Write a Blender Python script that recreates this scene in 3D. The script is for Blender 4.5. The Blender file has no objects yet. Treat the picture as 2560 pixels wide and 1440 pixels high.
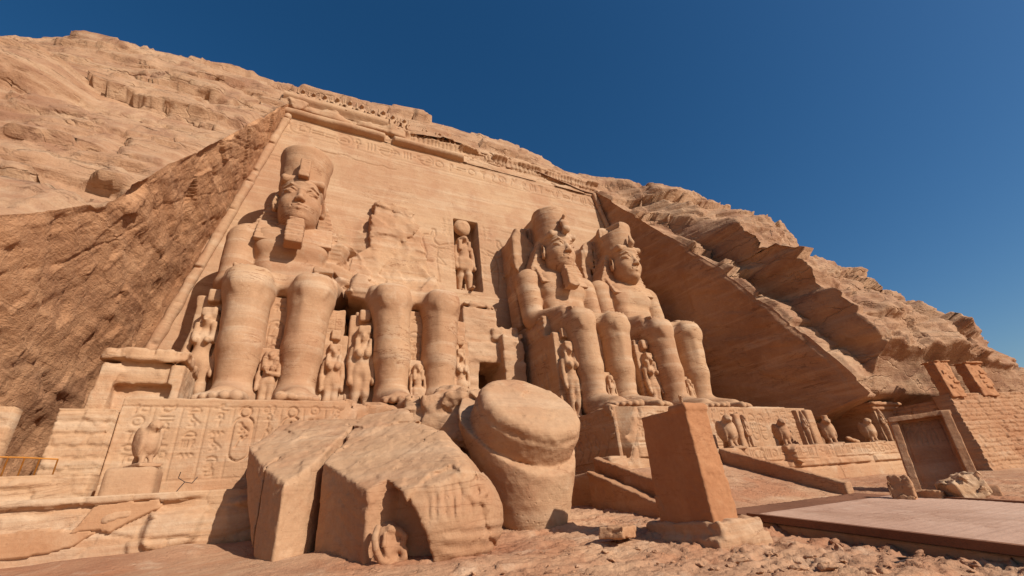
import bpy, math, random
import numpy as np
from mathutils import Vector, Matrix

# ------------------------------------------------------------------ camera, sky, sun, exposure
S = bpy.context.scene
CAM = np.array([-11.84, -28.29, 1.58]); YAW, PIT, ROL = [math.radians(a) for a in (27.77, 26.13, -5.1)]; FPX = 1083.0
_cy, _sy, _cp, _sp, _cr, _sr = math.cos(YAW), math.sin(YAW), math.cos(PIT), math.sin(PIT), math.cos(ROL), math.sin(ROL)
AF = np.array([_sy*_cp, _cy*_cp, _sp]); _R = np.array([_cy, -_sy, 0.0]); _U = np.cross(_R, AF)
AR = _R*_cr + _U*_sr; AU = -_R*_sr + _U*_cr
cd = bpy.data.cameras.new('camera'); cam = bpy.data.objects.new('camera', cd); S.collection.objects.link(cam)
cd.sensor_width = 36.0; cd.lens = FPX*36.0/2560.0; cd.clip_end = 2000.0; cd.clip_start = 0.05
cam.matrix_world = Matrix(((AR[0], AU[0], -AF[0], CAM[0]), (AR[1], AU[1], -AF[1], CAM[1]), (AR[2], AU[2], -AF[2], CAM[2]), (0, 0, 0, 1)))
S.camera = cam
SUN_AZ, SUN_EL = math.radians(27), math.radians(33)      # azimuth measured from the facade's outward normal towards +X
sd = Vector((math.cos(SUN_EL)*math.sin(SUN_AZ), -math.cos(SUN_EL)*math.cos(SUN_AZ), math.sin(SUN_EL)))
sl = bpy.data.lights.new('sun', 'SUN'); sl.energy = 5.0; sl.angle = math.radians(0.5); sl.color = (1.0, 0.97, 0.92)
so = bpy.data.objects.new('sun', sl); S.collection.objects.link(so); so.rotation_euler = sd.to_track_quat('Z', 'Y').to_euler(); so.location = (20, -60, 60)
W = bpy.data.worlds.new('World'); S.world = W; W.use_nodes = True; wn = W.node_tree; wn.nodes.clear()
sk = wn.nodes.new('ShaderNodeTexSky'); sk.sky_type = 'NISHITA'; sk.sun_disc = False; sk.sun_elevation = SUN_EL
sk.sun_rotation = math.atan2(sd.x, sd.y); sk.air_density = 1.0; sk.dust_density = 0.8; sk.ozone_density = 2.0
bg = wn.nodes.new('ShaderNodeBackground'); bg.inputs[1].default_value = 0.08
hs = wn.nodes.new('ShaderNodeHueSaturation'); hs.inputs['Saturation'].default_value = 1.36       # the deep polarised blue of the desert sky
wo = wn.nodes.new('ShaderNodeOutputWorld'); wn.links.new(sk.outputs[0], hs.inputs['Color']); wn.links.new(hs.outputs[0], bg.inputs[0]); wn.links.new(bg.outputs[0], wo.inputs[0])
S.view_settings.view_transform = 'Standard'; S.view_settings.look = 'None'; S.view_settings.exposure = 0.13; S.view_settings.gamma = 1.0

# ------------------------------------------------------------------ measuring helpers: photograph pixel -> point of a real plane
def _ray(u, v): return AF + AR*(u-1280)/FPX + AU*(720-v)/FPX
def at(u, v, n, d):
    r = _ray(u, v); n = np.asarray(n, float); return CAM + r*((d-n@CAM)/(n@r))
def at_y(u, v, y): return at(u, v, (0, 1, 0), y)
def at_fac(u, v): return at(u, v, (0, 1, -.074), 0)
def at_d(u, v, d):                                     # horizontal distance d ahead of the viewer
    h = np.array([_sy, _cy, 0]); return at(u, v, h, h@CAM+d)

# ------------------------------------------------------------------ noise
def _hash(ix, iy, iz, seed):
    n = (ix*374761393 + iy*668265263 + iz*1274126177 + seed*982451653) & 0xffffffff
    n = ((n ^ (n >> 13))*1274126177) & 0xffffffff
    n = ((n ^ (n >> 16))*2246822519) & 0xffffffff
    return ((n ^ (n >> 15)) & 0xffffff)/float(0x800000) - 1.0
def vnoise(x, y, z, seed=0):
    x, y, z = np.broadcast_arrays(np.asarray(x, float), np.asarray(y, float), np.asarray(z, float))
    fx, fy, fz = np.floor(x), np.floor(y), np.floor(z); ix, iy, iz = fx.astype(np.int64), fy.astype(np.int64), fz.astype(np.int64)
    x, y, z = x-fx, y-fy, z-fz; x = x*x*(3-2*x); y = y*y*(3-2*y); z = z*z*(3-2*z)
    H = lambda a, b, c: _hash(ix+a, iy+b, iz+c, seed)
    a = H(0, 0, 0)*(1-x)+H(1, 0, 0)*x; b = H(0, 1, 0)*(1-x)+H(1, 1, 0)*x
    c = H(0, 0, 1)*(1-x)+H(1, 0, 1)*x; d = H(0, 1, 1)*(1-x)+H(1, 1, 1)*x
    a = a*(1-y)+b*y; c = c*(1-y)+d*y
    return a*(1-z)+c*z
def fbm(x, y, z, o=4, seed=0, g=.5):
    r = 0; a = 1; t = 0
    for i in range(o):
        r = r+a*vnoise(x*2**i+i*17.3, y*2**i-i*9.1, z*2**i+i*4.7, seed+i); t += a; a *= g
    return r/t
def cellrand(ix, iy, seed): return _hash(np.asarray(ix, np.int64), np.asarray(iy, np.int64), np.int64(7), seed)
def slabs(u, v, w, h, seed, warp=.35):
    """offset of broken bedded blocks: rows of height ~h, blocks of width ~w, each with its own random offset (-1..1); second value: distance to block edge"""
    v = v + warp*h*vnoise(u/w*1.3, v/h*.6, 3.3, seed+5) + .12*h*vnoise(u/w*5, v/h*2, 1.3, seed+6)
    r = np.floor(v/h); rr = cellrand(r, 0, seed)
    u2 = u/w*(1+.4*rr) + rr*13.7 + .22*vnoise(u/w*2, v/h*1.7, 8.1, seed+9) + .06*vnoise(u/w*9, v/h*6, 2.1, seed+8)
    c = np.floor(u2); fu = u2-c; fv = v/h-r
    return cellrand(c, r, seed+1), np.minimum(np.minimum(fu, 1-fu)*w, np.minimum(fv, 1-fv)*h)
def sst(a, b, x):
    t = np.clip((x-a)/(b-a), 0, 1); return t*t*(3-2*t)

def facet(x, y, z, seed=0):
    """broken-rock field: flat tilted facets with sudden steps between them, about -1..1"""
    x, y, z = np.broadcast_arrays(np.asarray(x, float), np.asarray(y, float), np.asarray(z, float)); sh = x.shape; x, y, z = x.ravel(), y.ravel(), z.ravel()
    ix, iy, iz = [np.floor(a).astype(np.int64) for a in (x, y, z)]; best = np.full(x.shape, 9.0); val = np.zeros(x.shape)
    for a in (-1, 0, 1):
        for b in (-1, 0, 1):
            for c in (-1, 0, 1):
                h = [.5+.42*_hash(ix+a, iy+b, iz+c, seed+k) for k in range(3)]; g = [_hash(ix+a, iy+b, iz+c, seed+k) for k in range(3, 7)]
                dx, dy, dz = ix+a+h[0]-x, iy+b+h[1]-y, iz+c+h[2]-z; d = dx*dx+dy*dy+dz*dz; m = d < best
                best = np.where(m, d, best); val = np.where(m, .55*g[0]+.7*(g[1]*dx+g[2]*dy+g[3]*dz), val)
    return val.reshape(sh)
# ------------------------------------------------------------------ mesh building
def mk(name, V, Q, mat, parent=None, smooth=True):
    V = np.asarray(V, np.float32); Q = np.asarray(Q, np.int32); k = Q.shape[1]
    me = bpy.data.meshes.new(name); me.vertices.add(len(V)); me.vertices.foreach_set('co', V.ravel())
    me.loops.add(Q.size); me.loops.foreach_set('vertex_index', Q.ravel())
    me.polygons.add(len(Q)); me.polygons.foreach_set('loop_start', np.arange(0, Q.size, k, dtype=np.int32))
    me.polygons.foreach_set('use_smooth', np.full(len(Q), smooth)); me.update(calc_edges=True)
    me.materials.append(mat)
    o = bpy.data.objects.new(name, me); S.collection.objects.link(o)
    if parent is not None: o.parent = parent
    return o
def joinm(*ms):
    V = []; Q = []; n = 0
    for v, q in ms: V.append(v); Q.append(q+n); n += len(v)
    return np.concatenate(V), np.concatenate(Q)
def tag(o, label, cat, group=None):
    o['label'] = label; o['category'] = cat
    if group: o['group'] = group
    return o
def thing(name, label, cat, loc=(0, 0, 0), rot=(0, 0, 0), group=None):
    o = bpy.data.objects.new(name, None); S.collection.objects.link(o); o.location = loc; o.rotation_euler = rot; o.empty_display_size = .3
    return tag(o, label, cat, group)
def struct(o, kind='structure'): o['kind'] = kind; return o

def surfnet(D, lo, h):
    s = D < 0; nx, ny, nz = D.shape
    cnt = np.zeros((nx-1, ny-1, nz-1), np.int8)
    for a in (0, 1):
        for b in (0, 1):
            for c in (0, 1): cnt += s[a:nx-1+a, b:ny-1+b, c:nz-1+c]
    I = np.argwhere((cnt > 0) & (cnt < 8)); i, j, k = I.T
    P = np.zeros((len(I), 3)); N = np.zeros(len(I))
    cs = [(a, b, c) for a in (0, 1) for b in (0, 1) for c in (0, 1)]
    val = {q: D[i+q[0], j+q[1], k+q[2]].astype(float) for q in cs}
    for q in cs:
        for ax in range(3):
            if q[ax] == 0:
                r = list(q); r[ax] = 1; r = tuple(r); d0, d1 = val[q], val[r]; m = (d0 < 0) != (d1 < 0)
                t = np.where(m, d0/np.where(m, d0-d1, 1), 0)
                for x in range(3): P[:, x] += np.where(m, q[x]+(t if x == ax else 0), 0)
                N += m
    P = P/N[:, None]+I
    idx = np.full(cnt.shape, -1, np.int64); idx[i, j, k] = np.arange(len(I))
    Q = []
    for ax in range(3):
        sl0 = [slice(None)]*3; sl1 = [slice(None)]*3; sl0[ax] = slice(0, -1); sl1[ax] = slice(1, None)
        E = np.argwhere(s[tuple(sl0)] != s[tuple(sl1)]); b, c = (ax+1) % 3, (ax+2) % 3
        ok = (E[:, b] > 0) & (E[:, c] > 0) & (E[:, b] < D.shape[b]-1) & (E[:, c] < D.shape[c]-1); E = E[ok]
        def cell(db, dc):
            F = E.copy(); F[:, b] -= db; F[:, c] -= dc; return idx[F[:, 0], F[:, 1], F[:, 2]]
        q = np.stack([cell(1, 1), cell(0, 1), cell(0, 0), cell(1, 0)], 1)
        fl = ~s[E[:, 0], E[:, 1], E[:, 2]]; q[fl] = q[fl][:, ::-1]; Q.append(q)
    return P*h+np.asarray(lo), np.concatenate(Q)

def _rot(rx=0, ry=0, rz=0):
    return np.array(Matrix.Rotation(math.radians(rz), 3, 'Z') @ Matrix.Rotation(math.radians(ry), 3, 'Y') @ Matrix.Rotation(math.radians(rx), 3, 'X'))
class Vol:
    """a solid built by smoothly joining and cutting rounded shapes on a grid, then skinned as one continuous mesh"""
    def __init__(s, lo, hi, h):
        s.lo = np.asarray(lo, float); s.h = h; n = np.ceil((np.asarray(hi)-s.lo)/h).astype(int)+1
        s.x, s.y, s.z = [(s.lo[i]+h*np.arange(n[i])).astype(np.float32) for i in range(3)]; s.D = np.full(n, 9.0, np.float32)
    def win(s, lo, hi):
        sl = []; g = []
        for a, l, u, ax in zip((s.x, s.y, s.z), lo, hi, range(3)):
            i0 = max(0, np.searchsorted(a, l)-1); i1 = min(len(a), np.searchsorted(a, u)+1); sl.append(slice(i0, i1))
            sh = [1, 1, 1]; sh[ax] = -1; g.append(a[i0:i1].reshape(sh))
        return tuple(sl), g
    def op(s, sl, d, k, cut):
        A = s.D[sl]
        if A.size == 0: return s
        if cut: A = -A
        if k > 0:
            m = np.maximum(k-np.abs(A-d), 0)/k; r = np.minimum(A, d)-m*m*k*.25
        else: r = np.minimum(A, d)
        s.D[sl] = -r if cut else r
        return s
    def ell(s, c, r, k=.2, R=None, cut=False):
        c = np.asarray(c, float); r = np.asarray(r, float)*np.ones(3); p = (max(r) if R is not None else r)+k+2.5*s.h
        sl, (X, Y, Z) = s.win(c-p, c+p); X, Y, Z = X-c[0], Y-c[1], Z-c[2]
        if R is not None: X, Y, Z = [R[0][i]*X+R[1][i]*Y+R[2][i]*Z for i in range(3)]
        q = np.sqrt((X/r[0])**2+(Y/r[1])**2+(Z/r[2])**2); q2 = np.sqrt((X/r[0]**2)**2+(Y/r[1]**2)**2+(Z/r[2]**2)**2)+1e-6
        return s.op(sl, q*(q-1)/q2, k, cut)
    def cap(s, a, b, ra, rb=None, k=.2, cut=False, sq=(1, 1, 1)):
        a = np.asarray(a, float); b = np.asarray(b, float); rb = ra if rb is None else rb; p = max(ra, rb)*max(1/min(sq), 1)+k+2.5*s.h
        sl, (X, Y, Z) = s.win(np.minimum(a, b)-p, np.maximum(a, b)+p); d = b-a; L = d@d+1e-9
        t = np.clip(((X-a[0])*d[0]+(Y-a[1])*d[1]+(Z-a[2])*d[2])/L, 0, 1)
        q = np.sqrt((sq[0]*(X-a[0]-t*d[0]))**2+(sq[1]*(Y-a[1]-t*d[1]))**2+(sq[2]*(Z-a[2]-t*d[2]))**2)-(ra+(rb-ra)*t)
        return s.op(sl, q, k, cut)
    def box(s, c, hs, rd=.05, k=.1, R=None, cut=False, tp=(0, 0)):
        """tp: how much the x and y half sizes shrink per metre of height"""
        c = np.asarray(c, float); hs = np.asarray(hs, float); e = np.linalg.norm(hs) if R is not None else hs+np.array([abs(tp[0])*hs[2], abs(tp[1])*hs[2], 0]); p = e+k+2.5*s.h
        sl, (X, Y, Z) = s.win(c-p, c+p); X, Y, Z = X-c[0], Y-c[1], Z-c[2]
        if R is not None: X, Y, Z = [R[0][i]*X+R[1][i]*Y+R[2][i]*Z for i in range(3)]
        qx = np.abs(X)-(hs[0]-rd-tp[0]*Z); qy = np.abs(Y)-(hs[1]-rd-tp[1]*Z); qz = np.abs(Z)-(hs[2]-rd)
        d = np.sqrt(np.maximum(qx, 0)**2+np.maximum(qy, 0)**2+np.maximum(qz, 0)**2)+np.minimum(np.maximum(qx, np.maximum(qy, qz)), 0)-rd
        return s.op(sl, d, k, cut)
    def poly(s, pts, lo, hi, ax=1, k=.05, cut=False):
        """outline (in the two axes other than ax) given depth lo..hi along ax"""
        P = np.asarray(pts, float); o = [i for i in range(3) if i != ax]; l = np.zeros(3); u = np.zeros(3)
        l[o] = P.min(0); u[o] = P.max(0); l[ax] = lo; u[ax] = hi; p = k+2.5*s.h; sl, g = s.win(l-p, u+p)
        A, B = np.broadcast_arrays(g[o[0]], g[o[1]]); d = np.full(A.shape, 1e9); ins = np.zeros(A.shape, bool); n = len(P)
        for i in range(n):
            a, b = P[i], P[(i+1) % n]; e = b-a; t = np.clip(((A-a[0])*e[0]+(B-a[1])*e[1])/(e@e+1e-9), 0, 1)
            d = np.minimum(d, (A-a[0]-t*e[0])**2+(B-a[1]-t*e[1])**2)
            c = ((a[1] > B) != (b[1] > B)) & (A < (b[0]-a[0])*(B-a[1])/((b[1]-a[1]) if b[1] != a[1] else 1e-9)+a[0]); ins ^= c
        d = np.sqrt(d)*np.where(ins, -1, 1); G = g[ax]; q = np.maximum(G-hi, lo-G)
        dd = np.where((d > 0) & (q > 0), np.sqrt(d*d+q*q), np.maximum(d, q))
        return s.op(sl, dd, k, cut)
    def fn(s, lo, hi, f, k=.05, cut=False):
        p = k+2.5*s.h; sl, (X, Y, Z) = s.win(np.asarray(lo)-p, np.asarray(hi)+p); return s.op(sl, f(X, Y, Z), k, cut)
    def disc(s, c, n, r, h, rd=.1, k=.1, cut=False):
        n = np.asarray(n, float); n = n/np.linalg.norm(n); c = np.asarray(c, float); e = r+h
        def f(X, Y, Z):
            X, Y, Z = X-c[0], Y-c[1], Z-c[2]; a = X*n[0]+Y*n[1]+Z*n[2]; q = np.sqrt(np.maximum(X*X+Y*Y+Z*Z-a*a, 0))-(r-rd); w = np.abs(a)-(h-rd)
            return np.sqrt(np.maximum(q, 0)**2+np.maximum(w, 0)**2)+np.minimum(np.maximum(q, w), 0)-rd
        return s.fn(c-e, c+e, f, k, cut)
    def half(s, n, d, k=.05):
        """keep the side n.p < d"""
        n = np.asarray(n, float); L = np.linalg.norm(n); sl, (X, Y, Z) = s.win((-1e9,)*3, (1e9,)*3)
        return s.op(sl, -((X*n[0]+Y*n[1]+Z*n[2])-d)/L, k, True)
    def rough(s, amp, sc, seed=0, o=3, band=.6, aniso=(1, 1, 1)):
        m = np.abs(s.D) < band; i, j, k = np.nonzero(m)
        s.D[i, j, k] += amp*fbm(s.x[i]/sc*aniso[0], s.y[j]/sc*aniso[1], s.z[k]/sc*aniso[2], o, seed).astype(np.float32); return s
    def broken(s, amp, sc, seed=0, band=.7, aniso=(1, 1, 1), mask=None):
        m = np.abs(s.D) < band; i, j, k = np.nonzero(m)
        f = facet(s.x[i]/sc*aniso[0]+.25*vnoise(s.x[i]/sc, s.y[j]/sc, s.z[k]/sc, 3), s.y[j]/sc*aniso[1], s.z[k]/sc*aniso[2], seed)
        if mask is not None: f = f*mask(s.x[i], s.y[j], s.z[k])
        s.D[i, j, k] += (amp*f).astype(np.float32); return s
    def mesh(s):
        D = s.D.copy()
        for ax in range(3):
            a = [slice(None)]*3; a[ax] = 0; D[tuple(a)] = np.maximum(D[tuple(a)], .5*s.h); a[ax] = -1; D[tuple(a)] = np.maximum(D[tuple(a)], .5*s.h)
        return surfnet(D, s.lo, s.h)
def tube(pts, r, n=8):
    pts = np.asarray(pts, float); V = []; m = len(pts)
    for i in range(m):
        t = pts[min(i+1, m-1)]-pts[max(i-1, 0)]; t = t/(np.linalg.norm(t)+1e-9); a = np.cross(t, (0, 0, 1.0) if abs(t[2]) < .9 else (1.0, 0, 0)); a /= np.linalg.norm(a); b = np.cross(t, a)
        for k in range(n): w = 2*math.pi*k/n; V.append(pts[i]+r*(math.cos(w)*a+math.sin(w)*b))
    Q = [(i*n+k, i*n+(k+1) % n, (i+1)*n+(k+1) % n, (i+1)*n+k) for i in range(m-1) for k in range(n)]
    for i, s in ((0, 1), (m-1, -1)):
        b = i*n
        for k in range(0, n-2, 2): Q.append((b, b+k+1, b+k+2, b+(k+3) % n) if k+3 < n+1 else (b, b+k, b+k+1, b+k+2))
    return np.array(V), np.array(Q)
def vnormals(V, Q):
    n = np.cross(V[Q[:, 2]]-V[Q[:, 0]], V[Q[:, 3]]-V[Q[:, 1]]); N = np.zeros_like(V)
    for i in range(4): np.add.at(N, Q[:, i], n)
    return N/(np.linalg.norm(N, axis=1)[:, None]+1e-9)
def gridq(nu, nv, keep=None):
    I = np.arange(nu*nv).reshape(nu, nv); q = np.stack([I[:-1, :-1], I[1:, :-1], I[1:, 1:], I[:-1, 1:]], -1)
    return (q[keep] if keep is not None else q.reshape(-1, 4))
def relief(H, o, eu, ev, en, du, dv, back=.4):
    """a carved slab: front face o+u*eu+v*ev+H*en on a grid, closed by side faces and a back"""
    nu, nv = H.shape; o, eu, ev, en = [np.asarray(a, float) for a in (o, eu, ev, en)]
    U = (np.arange(nu)*du)[:, None, None]; Vv = (np.arange(nv)*dv)[None, :, None]
    F = (o+U*eu+Vv*ev+H[:, :, None]*en).reshape(-1, 3); Q = gridq(nu, nv)
    I = np.arange(nu*nv).reshape(nu, nv); ring = np.concatenate([I[:-1, 0], I[-1, :-1], I[:0:-1, -1], I[0, :0:-1]])
    u, v = ring//nv, ring % nv; B = o+u[:, None]*du*eu+v[:, None]*dv*ev-back*en
    b = len(F)+np.arange(len(ring)); n = len(ring); j = (np.arange(n)+1) % n
    q = np.stack([ring, b, b[j], ring[j]], 1)
    fl = np.dot(np.cross(eu, ev), en) < 0
    Q = np.concatenate([Q, q])
    bk = np.array([[b[0], b[nu-1], b[nu-1+nv-1], b[2*(nu-1)+nv-1]]])[:, ::-1]
    Q = np.concatenate([Q, bk])
    if fl: Q = Q[:, ::-1]
    return np.concatenate([F, B]), Q

# ------------------------------------------------------------------ carving hieroglyphs into a height map
class Slate:
    def __init__(s, u0, v0, u1, v1, d):
        s.u = np.arange(u0, u1+d*.5, d); s.v = np.arange(v0, v1+d*.5, d); s.H = np.zeros((len(s.u), len(s.v))); s.d = d
    def _w(s, lo, hi, p):
        a = slice(max(0, np.searchsorted(s.u, lo[0]-p)), np.searchsorted(s.u, hi[0]+p)); b = slice(max(0, np.searchsorted(s.v, lo[1]-p)), np.searchsorted(s.v, hi[1]+p))
        return (a, b), s.u[a][:, None], s.v[b][None, :]
    def _put(s, w, d, dep, wid):
        s.H[w] = np.minimum(s.H[w], -dep*np.clip((wid-d)/max(s.d, .25*wid)+.5, 0, 1)) if dep > 0 else np.maximum(s.H[w], -dep*np.clip((wid-d)/max(s.d, .25*wid)+.5, 0, 1))
    def line(s, pts, wid, dep):
        for a, b in zip(pts[:-1], pts[1:]):
            a = np.asarray(a, float); b = np.asarray(b, float); w, U, Vv = s._w(np.minimum(a, b), np.maximum(a, b), wid+3*s.d); e = b-a
            t = np.clip(((U-a[0])*e[0]+(Vv-a[1])*e[1])/(e@e+1e-9), 0, 1); s._put(w, np.hypot(U-a[0]-t*e[0], Vv-a[1]-t*e[1]), dep, wid)
    def ring(s, c, r, wid, dep, el=1.0):
        w, U, Vv = s._w((c[0]-r, c[1]-r*el), (c[0]+r, c[1]+r*el), wid+3*s.d); s._put(w, np.abs(np.hypot(U-c[0], (Vv-c[1])/el)-r), dep, wid)
    def disc(s, c, r, dep, el=1.0):
        w, U, Vv = s._w((c[0]-r, c[1]-r*el), (c[0]+r, c[1]+r*el), 3*s.d); s._put(w, np.hypot(U-c[0], (Vv-c[1])/el), dep, r)
    def cart(s, c, hw, hh, wid, dep):
        r = min(hw, hh); w, U, Vv = s._w((c[0]-hw, c[1]-hh), (c[0]+hw, c[1]+hh), wid+3*s.d)
        d = np.hypot(np.maximum(np.abs(U-c[0])-(hw-r), 0), np.maximum(np.abs(Vv-c[1])-(hh-r), 0))-r; s._put(w, np.abs(d), dep, wid)
    def glyph(s, k, c, a, wid, dep):
        x, y = c; P = lambda *q: [(x+a*i, y+a*j) for i, j in q]
        k %= 14
        if k == 0: s.ring(c, a*.7, wid, dep); s.disc(c, wid*.9, dep)
        elif k == 1: s.line(P((-1, 0), (-.66, .3), (-.33, -.3), (0, .3), (.33, -.3), (.66, .3), (1, 0)), wid, dep)
        elif k == 2: s.line(P((-.8, -.6), (.8, -.6), (.8, .6), (-.8, .6), (-.8, -.6)), wid, dep)
        elif k == 3: s.line(P((0, -1), (0, .3)), wid, dep); s.line(P((-.5, .1), (.5, .1)), wid, dep); s.ring((x, y+.6*a), a*.34, wid, dep, 1.2)
        elif k == 4:
            for i in (-.6, 0, .6): s.line(P((i, -.8), (i, .8)), wid, dep)
        elif k == 5:                       # standing bird
            s.line(P((-.7, .75), (-.3, .8), (-.15, .3), (.4, -.1), (.9, -.6)), wid, dep); s.line(P((-.3, .8), (-.5, 0), (-.1, -.5), (.4, -.1)), wid, dep)
            s.line(P((-.1, -.5), (-.1, -1), (-.5, -1)), wid, dep); s.line(P((.15, -.4), (.2, -1)), wid, dep)
        elif k == 6: s.line(P((-.9, -.3), (.9, -.3)), wid, dep); s.line(P((-.9, .3), (.9, .3)), wid, dep)
        elif k == 7: s.line(P((-.2, -1), (-.2, .6), (.15, 1), (.4, .5), (.1, 0), (-.2, -.1)), wid, dep)        # reed leaf
        elif k == 8:                       # seated figure
            s.ring((x-.05*a, y+.7*a), a*.22, wid, dep); s.line(P((0, .45), (.05, -.4), (-.6, -.3), (-.55, -.9), (.5, -.9), (.35, .1), (0, .45)), wid, dep); s.line(P((0, .2), (-.6, .3)), wid, dep)
        elif k == 9: s.line(P((-.8, -.4), (-.6, .1), (0, .35), (.6, .1), (.8, -.4), (-.8, -.4)), wid, dep)       # loaf
        elif k == 10: s.line(P((-.9, .2), (-.3, .5), (.3, .3), (.9, .6), (.7, -.1), (0, -.5), (-.7, -.3), (-.9, .2)), wid, dep)
        elif k == 11: s.line(P((0, -1), (0, 1)), wid, dep); s.line(P((-.5, 1), (.5, 1)), wid, dep); s.line(P((-.4, .6), (.4, .6)), wid, dep); s.line(P((-.3, .25), (.3, .25)), wid, dep)
        elif k == 12: s.line(P((-1, .2), (-.2, .2), (.2, -.2), (.9, -.2)), wid, dep); s.line(P((-.2, .2), (-.2, .8), (.3, .8)), wid, dep)
        else: s.line(P((-.7, -.9), (-.1, .9), (.2, .2), (.7, .9)), wid, dep)
    def column(s, x, z1, z0, a, wid, dep, rng):
        z = z1-a*1.1
        while z > z0+a:
            m = rng.random()
            if m < .45:
                s.glyph(rng.choice((1, 6, 9, 12, 10)), (x, z), a*.95, wid, dep); z -= a*1.5
            elif m < .7:
                s.glyph(rng.choice((3, 4, 7, 0, 11)), (x-a*.5, z), a*.62, wid, dep); s.glyph(rng.choice((0, 2, 3, 4, 7)), (x+a*.55, z), a*.6, wid, dep); z -= a*1.7
            else:
                s.glyph(rng.choice((5, 8, 0, 13, 3)), (x, z-a*.1), a, wid, dep); z -= a*2.3
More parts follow.
